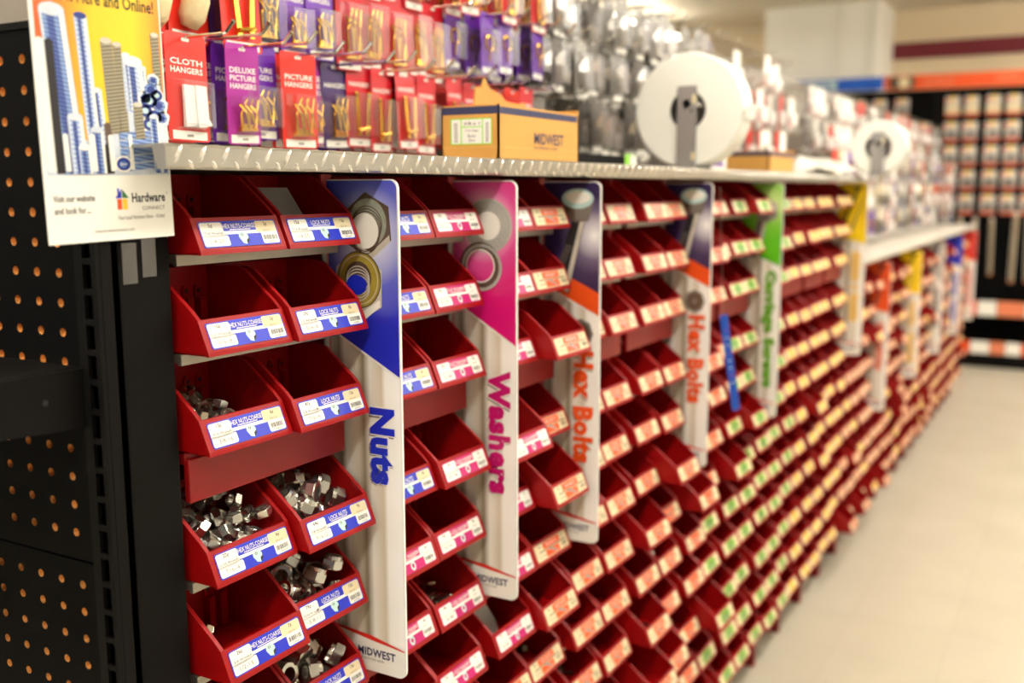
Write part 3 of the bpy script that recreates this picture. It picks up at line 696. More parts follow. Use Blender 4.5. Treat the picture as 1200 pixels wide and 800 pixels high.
# ---- packages: one of each kind, then copies
KINDS = {}
def card_pts(w, h, r=.005): return rrect(-w/2, -h, w/2, .010, r, 3)
def package(kind, w, h, ink, lines, item, blister=True, tagged=True, lettering='white_paper', tone=None):
    root = bpy.data.objects.new('hanging_package', None); root.empty_display_size = .01; kids = []
    f = FX((0,0,0)); th = .0007
    b = MB(); b.prism(f, card_pts(w,h), 0, th, ink)
    if tone: b.poly(f, [(-w/2+.002,-h+.012),(w/2-.002,-h+.012),(w/2-.002,-h*.45),(-w/2+.002,-h*.6)], th+.0001, tone)
    yy = -.022
    for s_ in lines: b.text(f, s_, 0, yy, w*.78, .0068, th+.0002, lettering, .02); yy -= .0095
    b.rect(f, -.006,.001,.006,.005,th+.0001,'white_paper' if item != 'ring' else 'black_ink',.002,2)
    if item in ('darkdisc', 'golddisc', 'rods'):
        b.disc(f, 0,-.006,w*.18,th+.0002,'cream_paper' if item == 'rods' else 'yellow_print',14); b.rect(f, -w/2+.001,-h+.002,w/2-.001,-h+.022,th+.0002,'sign_orange'); b.rect(f, -w/2+.001,-.035,-w*.25,-.012,th+.0002,'sign_orange')
    kids.append(('card', b.mesh('card')))
    if tagged:
        b = MB(); b.rect(f, -w*.42,-h+.002,w*.42,-h+.012,th+.0005,'white_paper'); b.blocks(f, 4, 0, -h+.007, .010, .0035, th+.0007, 'grey_ink'); kids.append(('price_tag', b.mesh('price_tag')))
    b = MB(); y0 = -h+.016; y1 = yy-.002 if lines else -.018; hh = y1-y0
    if item == 'strips':
        for a, k in ((-w*.17,.003),(w*.08,.006)):
            b.prism(frame((0,a,y0), (1,0,0), (0,0,1)), [(k,0),(k+.005,.004),(k+.003,hh*.9),(k,hh*.9)], -w*.26, 0, 'white_plastic'); b.prism(f, [(a+.001,y0),(a+w*.36,y0+.003),(a+w*.28,y0+.010),(a+.001,y0+.012)], k, k+.004, 'white_plastic')
    elif item == 'gold':
        for k in range(3):
            a = (k-1)*w*.16; b.tube([(.006+.002*k,a,y0+.004),(.008,a+.004*(k-1),y0+hh*.5),(.006,a+.010,y0+hh*.9)], .0017, 'zinc_gold', 5); b.tube([(.008,a-.006,y0+hh*.75),(.009,a+.004,y0+hh*.55),(.009,a+.008,y0+.01)], .0021, 'zinc_gold', 5)
        b.prism(f, [(-w*.25,y0),(w*.3,y0+.001),(w*.22,y0+.008),(-w*.15,y0+.010)], .003, .008, 'zinc_gold')
    elif item == 'ring':
        n = 16; b.tube([(.005, .013*math.cos(R(-60+300*i/n)), y0+hh*.62+.013*math.sin(R(-60+300*i/n))) for i in range(n+1)], .0024, 'zinc_gold', 6); b.tube([(.005,.004,y0+hh*.45),(.005,0,y0+.006)], .002, 'zinc_gold', 6)
    elif item == 'glove':
        pts = [(.006,-.006,y0),(.010,-.004,y0+.012),(.014,0,y0+hh*.4),(.014,.002,y0+hh*.7),(.010,.002,y0+hh)]; b.tube(pts, [.010,.016,.0165,.015,.012], 'beige_cloth', 14)
    elif item == 'longgold':
        for k in (-1, 1): b.prism(f, [(k*w*.15-.004,y0),(k*w*.15+.004,y0),(k*w*.25+.004,y0+hh),(k*w*.25-.003,y0+hh)], .004, .008, 'zinc_gold'); b.disc(f, k*w*.25, y0+hh*.92, .002, .0082, 'black_ink', 8)
        b.tube([(.009,-w*.2,y0+.008),(.010,w*.2,y0+.012)], .003, 'zinc_gold', 6)
    elif item == 'silver':
        for k in range(4):
            a = (k-1.5)*w*.19; b.box((.003,a-.003,y0+.002*k), (.006+.001*(k%2),a+.003,y0+hh*(.7+.07*k)), 'nut_steel'); b.tube([(.008,a,y0+.003),(.008,a+.004,y0+hh*.5)], .0022, 'dark_steel', 6)
    elif item == 'whitebox':
        b.box((.002,-w*.36,y0), (.016,w*.36,y0+hh*.6), 'white_plastic')
    elif item == 'darkdisc':
        b.prism(f, hexpts(0,y0+hh*.45,w*.3,14), .002, .014, 'dark_steel'); b.prism(f, hexpts(0,y0+hh*.45,w*.16,12), .014, .017, 'black_ink')
    elif item == 'golddisc':
        b.prism(f, hexpts(0,y0+hh*.45,w*.33,14), .002, .012, 'cream_paper')
    elif item == 'rods':
        for k in range(3): b.tube([(.006,(k-1)*.007,-h),(.006,(k-1)*.007,-.02)], .003, ('nut_brown','dark_steel','zinc_gold')[k], 6)
    if b.v:
        hm = b.mesh('hardware'); kids.append(('hardware', hm))
        if item == 'glove': hm.polygons.foreach_set('use_smooth', [True]*len(hm.polygons))
    if blister:
        b = MB(); f2 = FX((th,0,0)); lo = [(-w*.42,y0-.003),(w*.42,y0-.003),(w*.42,y1),(-w*.42,y1)]; d = .019
        ti = [(a*.9, (q-(y0+y1)/2)*.92+(y0+y1)/2) for a, q in lo]
        b.add([f2(a,q,0) for a,q in lo]+[f2(a,q,d) for a,q in ti], [(4,5,6,7),(0,1,5,4),(1,2,6,5),(2,3,7,6),(3,0,4,7)], 'clear_plastic'); kids.append(('blister', b.mesh('blister')))
    KINDS[kind] = (kids, .036 if item == 'glove' else .021 if blister else .012, w, h)
    bpy.data.objects.remove(root)
package('cloth', .062, .112, 'red_print', ['CLOTH','HANGERS'], 'strips')
package('deluxe', .058, .112, 'violet_print', ['DELUXE','PICTURE','HANGERS'], 'gold')
package('purple', .058, .110, 'purple_print', ['PICTURE','HANGERS'], 'gold')
package('darkpurple', .058, .110, 'dark_purple', ['HANGERS'], 'gold')
package('redpic', .064, .114, 'red_print', ['PICTURE','HANGERS'], 'gold')
package('crimson', .056, .112, 'crimson_print', ['HANGERS'], 'longgold')
package('glove', .066, .112, 'red_print', [], 'glove', False)
package('redgold', .066, .112, 'red_print', [], 'longgold', False)
package('ring', .050, .095, 'purple_print', [], 'ring')
package('pinkring', .050, .095, 'violet_print', [], 'ring')
package('clearred', .056, .112, 'crimson_print', [], 'gold', True, True)
package('silver', .058, .110, 'grey_plastic', [], 'silver')
mat('dark_card', (96,90,84), .5, var=.1)
package('silverdark', .056, .106, 'dark_card', [], 'silver')
package('redwhite', .060, .105, 'red_print', [], 'whitebox', True, False)
package('whitered', .060, .100, 'white_paper', [], 'whitebox', False, True, tone='red_print')
package('bluewhite', .060, .105, 'white_paper', [], 'silver', False, False, tone='sign_blue')
package('beige', .050, .100, 'cream_paper', [], 'silver', False, True)
package('tool', .11, .15, 'clear_tag', [], 'darkdisc', True, False, tone='grey_plastic')
package('toolgold', .11, .15, 'clear_tag', [], 'golddisc', True, False, tone='cream_paper')
package('longtool', .034, .50, 'silver_print', [], 'rods', False, False)
DESC = {'cloth':'red cloth hanger card with white hangers','deluxe':'magenta deluxe picture hanger pack with gold hardware','purple':'purple picture hanger pack with gold hardware','darkpurple':'dark purple hanger pack','redpic':'red picture hanger pack with gold hooks',
 'crimson':'crimson card with gold hangers','glove':'red card with a beige cloth bundle','redgold':'red card with long gold hangers','ring':'purple card with a gold ring hook','pinkring':'magenta card with a gold ring hook','clearred':'clear blister of gold hooks on crimson','silver':'clear pack of steel hardware',
 'silverdark':'grey blister of steel hardware','redwhite':'red and white hardware kit','whitered':'white pack with red band','bluewhite':'white pack with blue band','beige':'cream card of small hardware','tool':'grey tool pack','toolgold':'tool pack with yellow disc','longtool':'long narrow tool'}
PNAME = {'cloth':'cloth_hanger_card','glove':'cloth_bundle_card','redgold':'long_hanger_card','ring':'ring_hook_card','pinkring':'ring_hook_card','silver':'clear_hardware_pack','silverdark':'clear_hardware_pack','redwhite':'hardware_kit','whitered':'hardware_kit','bluewhite':'hardware_kit','beige':'hardware_card','tool':'tool_pack','toolgold':'tool_pack','longtool':'long_tool_pack'}
for k in KINDS: PNAME.setdefault(k, 'picture_hanger_pack')
def hang(kind, x, y, z, label, group, rz=0, s=1, face=None):
    kids, dep, w, h = KINDS[kind]
    t = thing(PNAME[kind], label, 'package', (x, y, Z(z)-.0), group); t.rotation_euler = (random.uniform(-.03,.03), random.uniform(-.05,.02), rz)
    if s != 1: t.scale = (s,)*3
    co = None
    for n, me in kids:
        o = link(n, me, co if (n == 'price_tag' and co) else t)
        if n == 'card': co = o
    return dep*s
HZ = [.180, .298, .402]
BACK = ['frontmost','second-back','third-back','fourth-back','fifth-back']
ROWN = ['lower','middle','upper']
def hook_load(col, row, y, kinds, n, L=.2, start=.022, gap=None, s=1):
    lab = f'chrome peg hook, {ROWN[row]} row, {ORD[col]} hook column from the poster'
    tipx = add_hook(y, HZ[row]+ (.006 if col % 2 else 0), L, lab, 'chrome peg hooks')
    z = HZ[row]+(.006 if col % 2 else 0)-.006
    x = tipx-start-KINDS[kinds[0]][1]
    for k in range(n):
        kd = kinds[min(k, len(kinds)-1)]
        if k: x -= (gap or KINDS[kd][1]+.001)
        if x < PX+.006: break
        hang(kd, x, y, z, f'{DESC[kd]}, {ROWN[row]} row, {ORD[col]} hook column from poster, {BACK[k]}', f'packages on one hook, {ROWN[row]} row column {col+1}', random.uniform(-.08,.08), s)
LOW = [(.868,['cloth'],4),(.925,['deluxe','darkpurple'],3),(.962,['deluxe','purple'],4),(1.006,['purple','darkpurple'],4),(1.058,['redpic'],4),(1.115,['deluxe'],3),(1.165,['darkpurple','purple'],4),(1.215,['crimson'],5),(1.262,['crimson'],5),(1.315,['crimson'],5),(1.372,['crimson'],4)]
LOWX = [.060,.105,.065,.08,.060,.095,.09,.085,.08,.075,.075]
MID = [(.845,['glove','redgold'],4),(.905,['glove'],4),(.965,['redgold','darkpurple'],3),(1.02,['darkpurple'],3),(1.072,['purple'],4),(1.125,['purple'],5),(1.19,['clearred'],4),(1.24,['clearred'],4),(1.295,['clearred'],4),(1.35,['clearred'],4),(1.40,['clearred','crimson'],4)]
for i, ((y, k, n), sx) in enumerate(zip(LOW, LOWX)): y = y*1.06-.012; hook_load(i, 0, y, k, n, .21, sx, None, 1.05)
for i, (y, k, n) in enumerate(MID): y = y*1.06-.012; hook_load(i, 1, y, k, n, .20, .07, None, 1.05)
cidx = 11; y = 1.52
while y < 3.58:
    for row in range(3):
        u_ = random.random()
        if y < 1.80: kd = [['crimson','redwhite'],['ring','pinkring'] if u_ < .25 else ['ring'],['clearred','crimson']][row]
        elif y < 2.75: kd = ['silver'] if u_ < .55 else ['silverdark']
        elif y < 3.0: kd = ['silver','beige'] if u_ < .6 else ['purple']
        else: kd = ['redwhite'] if u_ < .6 else ['whitered']
        if y > 2.75 and row == 2 and u_ < .7:
            add_hook(y, HZ[row], .2, f'chrome peg hook, upper row, {ORD[cidx]} hook column from the poster', 'chrome peg hooks'); continue
        n = (3 if y < 1.9 else 2 if y < 2.5 else 1)
        hook_load(cidx, row, y, kd, n, .2, random.choice((.02,.03,.06,.09)), .03)
    y += .062; cidx += 1
# first hooks of the upper row over the picture hangers (loads hang above the picture's top edge)
for i, yy in enumerate((1.30,1.36,1.41)): hook_load(i+8, 2, yy, ['clearred','redwhite'], 3, .17, .04)
# low section: five rows of hooks
LZ = [-.10, .015, .13, .245, .36]
LROW = ['lowest','second','third','fourth','top']
y = 3.74; ci = 0
while y < 7.2:
    for row, z in enumerate(LZ):
        u_ = random.random()
        kd = random.choice([['redwhite'],['whitered'],['bluewhite'],['silver'],['beige'],['ring']] if row < 3 else [['redwhite'],['whitered'],['silver'],['silverdark']])
        tip = add_hook(y, z, .2 if row > 2 else .31, f'chrome peg hook, {LROW[row]} row, {ORD[ci]} column past the tall yellow sign', 'chrome peg hooks over the low ledge')
        for k in range(1):
            hang(kd[0], tip-.03-.04*k, y, z-.006, f'{DESC[kd[0]]}, {LROW[row]} row, {ORD[ci]} column past tall yellow sign', f'packages over the low ledge, {LROW[row]} row column {ci+1}', random.uniform(-.08,.08), 1.05)
    y += .085 if y < 5 else .12; ci += 1

# ================================================================== things on the ledge
def carton(x0, x1, y0, y1, z0, h, label, torn=True, name='cardboard_box', word=True):
    t = thing(name, label, 'box', (x1, y0, Z(z0)))
    W, L, th = x1-x0, y1-y0, .003
    b = MB(); b.box((-W,0,0), (0,L,.003), 'cardboard'); b.build('bottom', t)
    b = MB(); b.box((-th,0,0), (0,L,h), 'cardboard'); f = FX((0,0,0)); e = .0003
    b.rect(f, .001,h-.0125,L-.006,h-.003,e,'navy_ink'); b.rect(f, 0,.018,L-.01,.0186,e,'card_edge')
    if word: b.text(f, 'MIDWEST', L*.60,h*.44,L*.38,h*.22,e,'navy_ink',.02); b.text(f, 'FASTENER CORP', L*.56,h*.26,L*.30,h*.06,e,'navy_ink',0)
    b.build('front_panel', t)
    b = MB(); b.box((-W,0,0), (0,th,h), 'cardboard'); f = FY((-W,0,0)); b.rect(f, .001,h-.0125,W-.001,h-.002,e,'navy_ink'); b.rect(f, .002,.018,W-.004,.0186,e,'card_edge'); b.build('end_panel', t)
    b = MB(); b.box((-W,L-th,0), (0,L,h+.006), 'cardboard'); b.build('end_panel', t)
    if torn:
        b = MB(); f = FX((-W,0,0))
        b.prism(f, [(0,0),(L,0),(L+.0,h+.012),(L-.012,h+.022),(L-.03,h+.018),(L-.07,h+.020),(L-.085,h+.028),(L-.12,h+.036),(L-.135,h+.050),(L-.142,h+.036),(L-.16,h+.034),(L-.165,h),(0,h)], 0, th, 'cardboard'); b.build('torn_back_panel', t)
        b = MB(); f = FY((-W,-.0003,0))
        b.rect(f, .016,.022,.084,.058,.0001,'lime_print'); b.rect(f, .018,.0235,.033,.0565,.0003,'white_paper'); b.rect(f, .035,.0235,.068,.0455,.0003,'white_paper'); b.rect(f, .035,.047,.068,.0565,.0003,'white_paper'); b.rect(f, .070,.0235,.0825,.0565,.0003,'white_paper')
        b.text(f, '3/8 x 1', .0515,.051,.026,.004,.0005,'black_ink',.01); b.text(f, 'Carriage', .0515,.041,.022,.004,.0005,'black_ink'); b.text(f, 'Bolts', .0515,.034,.013,.004,.0005,'black_ink'); b.text(f, 'Zinc', .0515,.028,.011,.0035,.0005,'black_ink')
        for k in range(9): b.rect(f, .022,.026+.003*k,.028,.0272+.003*k,.0005,'black_ink'); b.rect(f, .074,.026+.003*k,.079,.0272+.003*k,.0005,'black_ink')
        b.build('price_sticker', t)
    else:
        b = MB(); b.box((-W,0,0), (-W+th,L,h), 'cardboard'); b.build('back_panel', t)
    return t
carton(-.82, -.725, 1.237, 1.487, .0382, .076, 'torn cardboard box with green price sticker on the diamond ledge')
carton(-.86, -.735, 2.62, 2.86, .0382, .055, 'small brown cardboard box past the white bag roll', False, word=False)
# roll of bags on its stand
def bag_roll(x, y, z, r, th, label, sl, hole=.33, pw=.021, pm='stand_grey'):
    t = thing('bag_roll', label, 'roll', (x, y, Z(z)))
    b = MB(); n = 48; hr = r*hole
    vs = []; prof = [(hr,0),(r-.004,0),(r,.004),(r,th-.004),(r-.004,th),(hr,th)]
    for i in range(n):
        a = 2*math.pi*i/n
        for rr, yy in prof: vs.append((rr*math.cos(a), yy, rr*math.sin(a)))
    m = len(prof); fs = []
    for i in range(n):
        for k in range(m-1): fs.append((i*m+k, ((i+1)%n)*m+k, ((i+1)%n)*m+k+1, i*m+k+1))
    b.add(vs, fs, 'roll_white'); b.build('wound_film', t)
    b = MB(); vs = []
    for i in range(n):
        a = 2*math.pi*i/n
        for rr, yy in ((hr-.004,.001),(hr,.001),(hr,th-.001),(hr-.004,th-.001)): vs.append((rr*math.cos(a), yy, rr*math.sin(a)))
    fs = [(i*4+k, i*4+(k+1)%4, ((i+1)%n)*4+(k+1)%4, ((i+1)%n)*4+k) for i in range(n) for k in range(4)]
    b.add(vs, fs, 'black_ink'); b.build('core', t)
    b = MB(); b.poly(frame((r*.98,0,-.02),(0,1,0),(.2,0,1)), [(.004,0),(th-.004,0),(th-.004,.03),(.004,.03)], .004, 'roll_white'); b.build('loose_tail', t)
    t2 = thing('roll_stand', sl, 'stand', (x, y, Z(z)))
    b = MB(); b.box((-pw,-.008,-r-.0015), (pw,-.004,.048), pm); b.build('front_plate', t2, bevel=.002)
    b = MB(); b.box((-.03,-.012,-r-.003), (.03,th+.03,-r-.001), 'stand_grey'); b.build('base', t2)
    b = MB(); b.box((-pw,th+.020,-r-.0015), (pw,th+.024,.048), 'stand_grey'); b.build('rear_plate', t2, bevel=.002)
    b = MB(); b.tube([(0,-.008,.012),(0,th+.024,.012)], .009, 'dark_steel', 10); b.build('spindle', t2)
    b = MB(); f = FY((0,-.0082,0)); b.rect(f, .012,.012,.020,.030,.0003,'cream_paper'); b.rect(f, .012,-.10,.020,-.085,.0003,'cream_paper'); b.disc(f, .010,-.002,.003,.0003,'black_ink',10); b.build('sticker', t2)
bag_roll(-.742, 2.03, .1565, .1155, .07, 'large white roll of plastic bags standing on the diamond ledge', 'grey steel stand holding the large white bag roll')
bag_roll(-.63, 3.50, .128, .087, .07, 'smaller white bag roll at the end of the diamond ledge', 'narrow steel stand holding the smaller bag roll', .48, .0205, 'stand_grey')
# wrinkled white film trailing from the small roll over the ledge
def film():
    b = MB(); nx, ny = 14, 26; vs = []
    for j in range(ny):
        for i in range(nx):
            a, q = i/(nx-1), j/(ny-1); x = -.86+.19*a; y = 3.02+.56*q
            z = .0400+.055*max(0, 1-abs(q-.72)*2.6)*(1-a*.55)+.006*math.sin(9*a+13*q)+.005*math.sin(21*q-6*a)+.006
            if a > .92: z = min(z, .05)
            vs.append((x, y, Z(max(z, .0392))))
    b.add(vs, [(j*nx+i, j*nx+i+1, (j+1)*nx+i+1, (j+1)*nx+i) for j in range(ny-1) for i in range(nx-1)], 'roll_white')
    o = b.build('plastic_film', smooth=True); md = o.modifiers.new('thick', 'SOLIDIFY'); md.thickness = .0006
    tag(o, 'crumpled white plastic film lying on the diamond ledge end', 'plastic film')
film()
t = thing('lettered_carton', 'white carton with purple lettering behind the bag roll', 'carton', (-.80, 2.34, Z(.0382)))
b = MB(); b.box((-.03,0,0), (0,.13,.085), 'white_paper'); b.build('box', t, bevel=.001)
b = MB(); f = FX((0,0,0)); b.blocks(f, 5, .065,.055,.095,.03,.0004,'dark_purple'); b.rect(f, .02,.012,.11,.022,.0004,'purple_print'); f = FY((-.03,0,0)); b.rect(f, .004,.02,.026,.06,.0004,'dark_purple'); b.build('print', t)
t = thing('open_tray', 'black parts tray with lime price sticker on the ledge', 'tray', (-.80, 1.62, Z(.0382)))
b = MB(); b.box((-.08,0,0), (0,.30,.003), 'black_steel')
for lo, hi in (((-.003,0,0),(0,.30,.022)),((-.08,0,0),(-.077,.30,.022)),((-.08,0,0),(0,.003,.022)),((-.08,.297,0),(0,.30,.022))): b.box(lo, hi, 'black_steel')
b.build('tray', t)
b = MB(); f = FX((0,0,0)); b.rect(f, .225,.002,.275,.026,.0005,'lime_print'); b.rect(f, .25,.004,.285,.024,.0007,'white_paper'); b.build('price_sticker', t)
for i, (x, y, dz, kd, lb) in enumerate(((-.80,2.98,.11,'whitered','white pack leaning behind the small cardboard box on the ledge'),(-.84,3.08,.112,'redwhite','red kit standing on the ledge behind the film'),(-.84,2.92,.11,'bluewhite','white and blue pack standing on the ledge by the small box'))):
    t = hang(kd, x, y, .0382+dz, lb, None); 
# gauge on a bead chain
t = thing('thread_gauge', 'blue thread gauge strip hanging on a bead chain before the bins', 'gauge', (-.676, 2.10, Z(-.27))); t.rotation_euler.z = R(-50)
b = MB(); f = FX((0,0,0)); pts = [(-.010,0),(.007,.004),(.043,-.205),(.026,-.209)]
ff = lambda a, q, c=0.0: Vector((c, a, q))
b.prism(ff, pts[::-1], -.0015, .0015, 'blue_plastic'); b.build('strip', t)
b = MB()
for k in range(8): q = .15+.08*k; b.rect(ff, -.003+.034*q,-.205*q-.002,.002+.034*q,-.205*q,.0018,'white_paper' if k % 3 else 'magenta_print')
b.build('scale_marks', t)
b = MB()
for k in range(46):
    q = k/45; c = Vector((.012*q, -.002-.020*q, .002+.268*q)); b.prism(lambda a, d_, e=0.0, c=c: c+Vector((e, a, d_)), hexpts(0,0,.0014,6), -.0014, .0014, 'dark_steel')
b.build('bead_chain', t)

# ================================================================== hardware inside the bins
def nut_mesh(lock=False):
    b = MB(); n = 18; r, ri, h = 1.0, .56, (.86 if not lock else 1.15); vs = []; fs = []
    hexr = lambda a: r*math.cos(math.pi/6)/math.cos((a % (math.pi/3))-math.pi/6)
    lv = [(ri,0,0),(.90,0,1),(None,.10,2),(None,h-.1,2),(.90,h,1),(ri,h,0)]
    if lock: lv = [(ri,0,0),(.90,0,1),(None,.1,2),(None,h*.68,2),(.86,h*.74,1),(.84,h,1),(ri*1.02,h,0)]
    for i in range(n):
        a = 2*math.pi*i/n
        for rr, zz, _ in lv:
            q = hexr(a) if rr is None else min(rr, hexr(a)*.985); vs.append((q*math.cos(a), q*math.sin(a), zz-h/2))
    m = len(lv)
    for i in range(n):
        for k in range(m): fs.append((i*m+k, ((i+1)%n)*m+k, ((i+1)%n)*m+(k+1)%m, i*m+(k+1)%m))
    b.add(vs, fs, 'nut_steel'); me = b.mesh('hex_nut')
    return me
def washer_mesh():
    b = MB(); n = 16; vs = []
    for i in range(n):
        a = 2*math.pi*i/n
        for rr, zz in ((.55,-.09),(1,-.09),(1,.09),(.55,.09)): vs.append((rr*math.cos(a), rr*math.sin(a), zz))
    b.add(vs, [(i*4+k, ((i+1)%n)*4+k, ((i+1)%n)*4+(k+1)%4, i*4+(k+1)%4) for i in range(n) for k in range(4)], 'nut_steel'); return b.mesh('washer')
def bolt_mesh():
    b = MB(); b.prism(frame((0,0,0),(1,0,0),(0,1,0)), hexpts(0,0,.5), 0, .38, 'dark_steel'); b.tube([(0,0,0),(0,0,-2.4)], .26, 'dark_steel', 8); return b.mesh('hex_bolt')
NUT, LOCK, WASH, BOLT = nut_mesh(), nut_mesh(True), washer_mesh(), bolt_mesh()
def pile(c, r, me, name, rad, n, label, group, x0=-.114, x1=-.018, slope=.35, y0=.005, y1=None, flat=False, kr=.92):
    P = BINLOC[c, r]; y1 = y1 or BW-.006; placed = []; R_ = rad*kr
    while len(placed) < n:
        best = None
        for _ in range(14):                 # let each piece fall to the lowest of several spots, heaped toward the back
            x = random.uniform(x0+R_, x1-R_); yy = random.uniform(y0+R_, y1-R_); z = .0028+R_
            for px, py, pz in placed:
                d2 = (px-x)**2+(py-yy)**2
                if d2 < 4*R_*R_: z = max(z, pz+math.sqrt(4*R_*R_-d2))
            sc_ = z+slope*.35*(x-x0)
            if best is None or sc_ < best[0]: best = (sc_, x, yy, z)
        _, x, yy, z = best
        if z > .066: break
        placed.append((x, yy, z))
        o = link(name, me); o.location = P+Vector((x, yy, z)); o.scale = (rad,)*3
        o.rotation_euler = (random.uniform(-.5,.5), random.uniform(-.5,.5), random.uniform(0,6)) if flat else (random.choice((0,1.57,.6,1.0,-.8))+random.uniform(-.3,.3), random.uniform(-.6,.6), random.uniform(0,6))
        tag(o, label, name.split('_')[-1], group)
pile(0,1,NUT,'hex_nut',.005,10,'tiny steel hex nut in the second coarse nut bin','hex nuts in the second coarse bin',x1=-.07)
pile(0,2,NUT,'hex_nut',.0085,44,'small steel hex nut in the third coarse nut bin','hex nuts in the third coarse bin',x1=-.03,y1=.085,slope=.4)
pile(0,3,NUT,'hex_nut',.0102,56,'steel hex nut in the heaped fourth coarse nut bin','hex nuts in the fourth coarse bin')
pile(0,4,NUT,'hex_nut',.0105,3,'lone steel hex nut in the nearly empty fifth bin','hex nuts in the fifth coarse bin',x1=-.06,y1=.07)
pile(0,5,NUT,'hex_nut',.0120,10,'steel hex nut in the sixth coarse nut bin','hex nuts in the sixth coarse bin')
pile(1,1,LOCK,'lock_nut',.007,8,'small lock nut in the second lock nut bin','lock nuts in the second bin',x1=-.075,y1=.06)
pile(1,2,LOCK,'lock_nut',.0085,5,'lock nut in the third lock nut bin','lock nuts in the third bin',x1=-.06,y1=.06)
pile(1,3,LOCK,'lock_nut',.0135,24,'large lock nut in the fourth lock nut bin','lock nuts in the fourth bin',slope=.2)
pile(1,4,LOCK,'lock_nut',.0135,22,'large lock nut in the fifth lock nut bin','lock nuts in the fifth bin',slope=.25)
pile(1,5,LOCK,'lock_nut',.0150,18,'largest lock nut in the sixth lock nut bin','lock nuts in the sixth bin',slope=.2)
pile(3,3,WASH,'lock_washer',.008,34,'lock washer in the fourth washer bin by the pink sign','lock washers in the fourth bin',flat=True,kr=.6,y1=.08)
pile(3,5,WASH,'lock_washer',.010,34,'lock washer in the sixth washer bin by the pink sign','lock washers in the sixth bin',flat=True,kr=.6,slope=.15)
for c, r in ((5,4),(5,6),(5,7),(6,7),(6,8),(7,7),(8,8),(9,7),(12,6),(13,6),(14,7),(10,9),(12,8)):
    if (c, r) in BINLOC: pile(c, r, BOLT, 'hex_bolt', .012, 8, f'dark steel bolt in the {LOOK[bin_style(c,r)]} bin of row {ORD[r]}, column {ORD[c]}', f'bolts in bin column {c+1} row {r+1}', flat=False, kr=.7, slope=.2)
def insert(c, r, a, q, w_, h_, label, lean=.25, rz=.0, m='grey_plastic'):
    P = BINLOC[c, r]; b = MB(); f = FX((0,0,0))
    b.prism(f, [(0,0),(w_,0),(w_,h_*.35),(w_*.78,h_),(.0,h_)], -.0015, .0015, m); b.prism(f, [(.006,.004),(w_-.006,.004),(w_-.006,h_*.33),(w_*.76,h_-.005),(.006,h_-.005)], .0015, .0021, m)
    o = b.build('bin_divider', bevel=.0005); o.location = P+Vector((a, q, .0032)); o.rotation_euler = (0, -lean, rz); tag(o, label, 'divider', 'grey dividers left in bins')
insert(1,0,-.055,.012,.085,.062,'grey plastic divider standing in the first lock nut bin',.3)
insert(0,2,-.112,.004,.032,.066,'grey divider at the back of the third coarse nut bin',.05)
insert(4,6,-.050,.006,.075,.058,'grey card divider in a magenta washer bin, seventh row',.35)
insert(4,3,-.060,.006,.07,.06,'grey divider in a pulled-out magenta washer bin',.3)

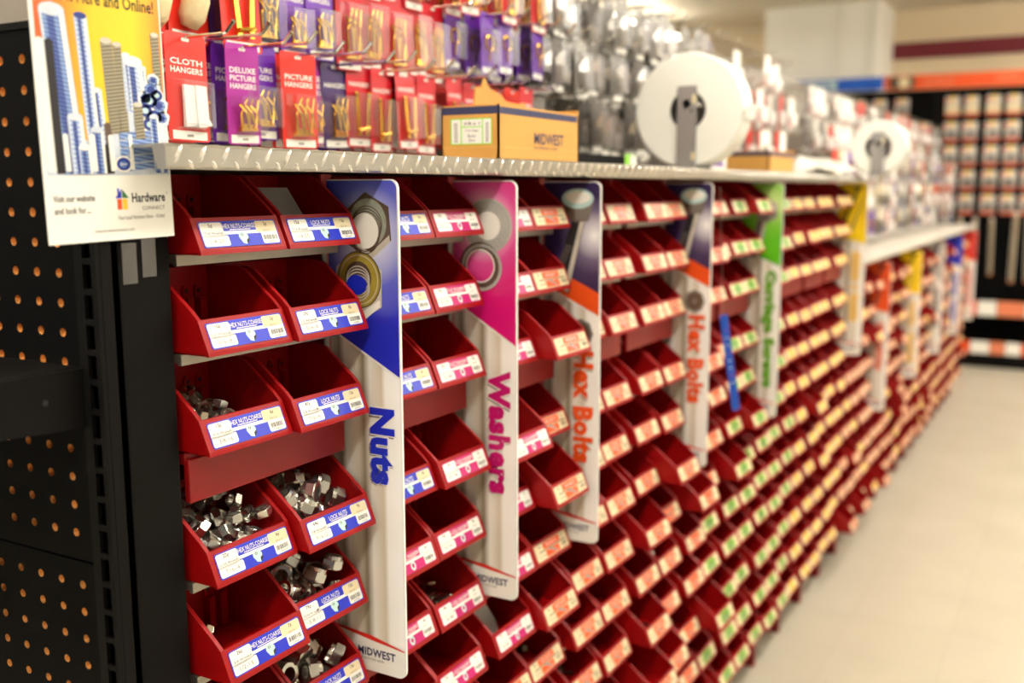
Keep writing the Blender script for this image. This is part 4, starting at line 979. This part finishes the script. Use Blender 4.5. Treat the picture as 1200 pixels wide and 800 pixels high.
# ================================================================== tool wall across the far end of the aisle
GY = 9.0
t = thing('back_gondola', 'black tool gondola across the far end of the aisle', 'shelving', (0,0,0))
b = MB(); b.box((-3.0,GY,0), (1.6,GY+.04,Z(.78)), 'black_board'); b.build('back_panel', t)
b = MB(); b.box((-3.0,GY-.30,0), (1.6,GY,Z(-1.29)), 'black_steel'); b.build('kick_base', t)
b = MB(); b.box((-3.0,GY-.34,Z(-1.29)), (1.6,GY,Z(-1.27)), 'black_steel'); b.build('base_deck', t)
b = MB(); b.box((-3.0,GY-.30,Z(-1.0)), (1.6,GY,Z(-.975)), 'black_steel'); b.build('lower_shelf', t)
for k, xx in enumerate((-2.4,-1.18,.04,1.26)):
    b = MB(); b.box((xx-.02,GY-.012,0), (xx+.02,GY,Z(.78)), 'black_steel'); b.build('upright', t)
for zz, yy in ((-1.285,GY-.343),(-.992,GY-.303)):
    x = -1.1; k = 0
    while x < 1.5:
        wd = random.choice((.09,.14,.2,.11)); mm = ('white_paper','sign_orange','white_paper','peach_print')[k % 4]
        b = MB(); b.box((x,yy-.004,Z(zz)), (x+wd-.006,yy+.003,Z(zz+.095 if zz < -1.1 else zz+.115)), mm); b.build('price_strip', t); x += wd; k += 1
t = thing('header_sign', 'long orange header sign over the black tool gondola', 'sign', (0,GY-.14,0))
b = MB(); b.box((-1.57,0,Z(.775)), (1.6,.02,Z(.885)), 'sign_orange'); b.build('panel', t)
b = MB(); f = FY((0,-.0005,0))
b.blocks(f, 6, -1.16,Z(.83),.24,.045,0,'peach_print'); b.build('lettering', t); b = MB(); b.blocks(f, 16, -.48,Z(.84),.55,.04,0,'peach_print',(5, 11)); b.build('lettering', t)
b = MB(); b.box((-1.53,-.01,Z(.785)), (-1.34,0,Z(.875)), 'nut_brown'); f = FY((0,-.011,0)); b.disc(f, -1.42,Z(.83),.045,0,'cream_paper',16); b.build('emblem_plate', t)
t = thing('header_sign', 'blue header sign beside the orange header sign', 'sign', (0,GY-.14,0))
b = MB(); b.box((-2.7,0,Z(.785)), (-1.58,.02,Z(.885)), 'sign_blue'); b.build('panel', t)
b = MB(); f = FY((0,-.0005,0)); b.rect(f, -2.45,Z(.80),-1.95,Z(.87),0,'pale_blue'); b.blocks(f, 10, -2.2,Z(.835),.4,.05,.0005,'sign_blue'); b.build('lettering', t)
gx = [-1.95,-1.78,-1.61,-1.44,-1.27,-1.06,-.92,-.76,-.62,-.48,-.34,-.18,-.02]
for j, z in enumerate((.70,.50,.31,.12,-.07)):
    for i, x in enumerate(gx):
        if j == 1 and i in (9,) or (j == 0 and i == 4): continue
        kd = 'toolgold' if j == 0 and i > 4 else 'tool'
        hang(kd, x, GY-.06, z, f'{DESC[kd]} on far tool wall, {ORD[j]} row, {ORD[i]} from white column', 'tool packs on the far wall', R(-90), .95)
for i, x in enumerate((-.95,-.84,-.72,-.55,-.46,-.36,-.22,-.10)):
    hang('longtool', x, GY-.06, -.25 if i < 3 else -.2, f'{DESC["longtool"]} on the far tool wall, {ORD[i]} of the lowest row', 'long tool packs on the far wall', R(-90), .9 if i < 3 else 1.1)
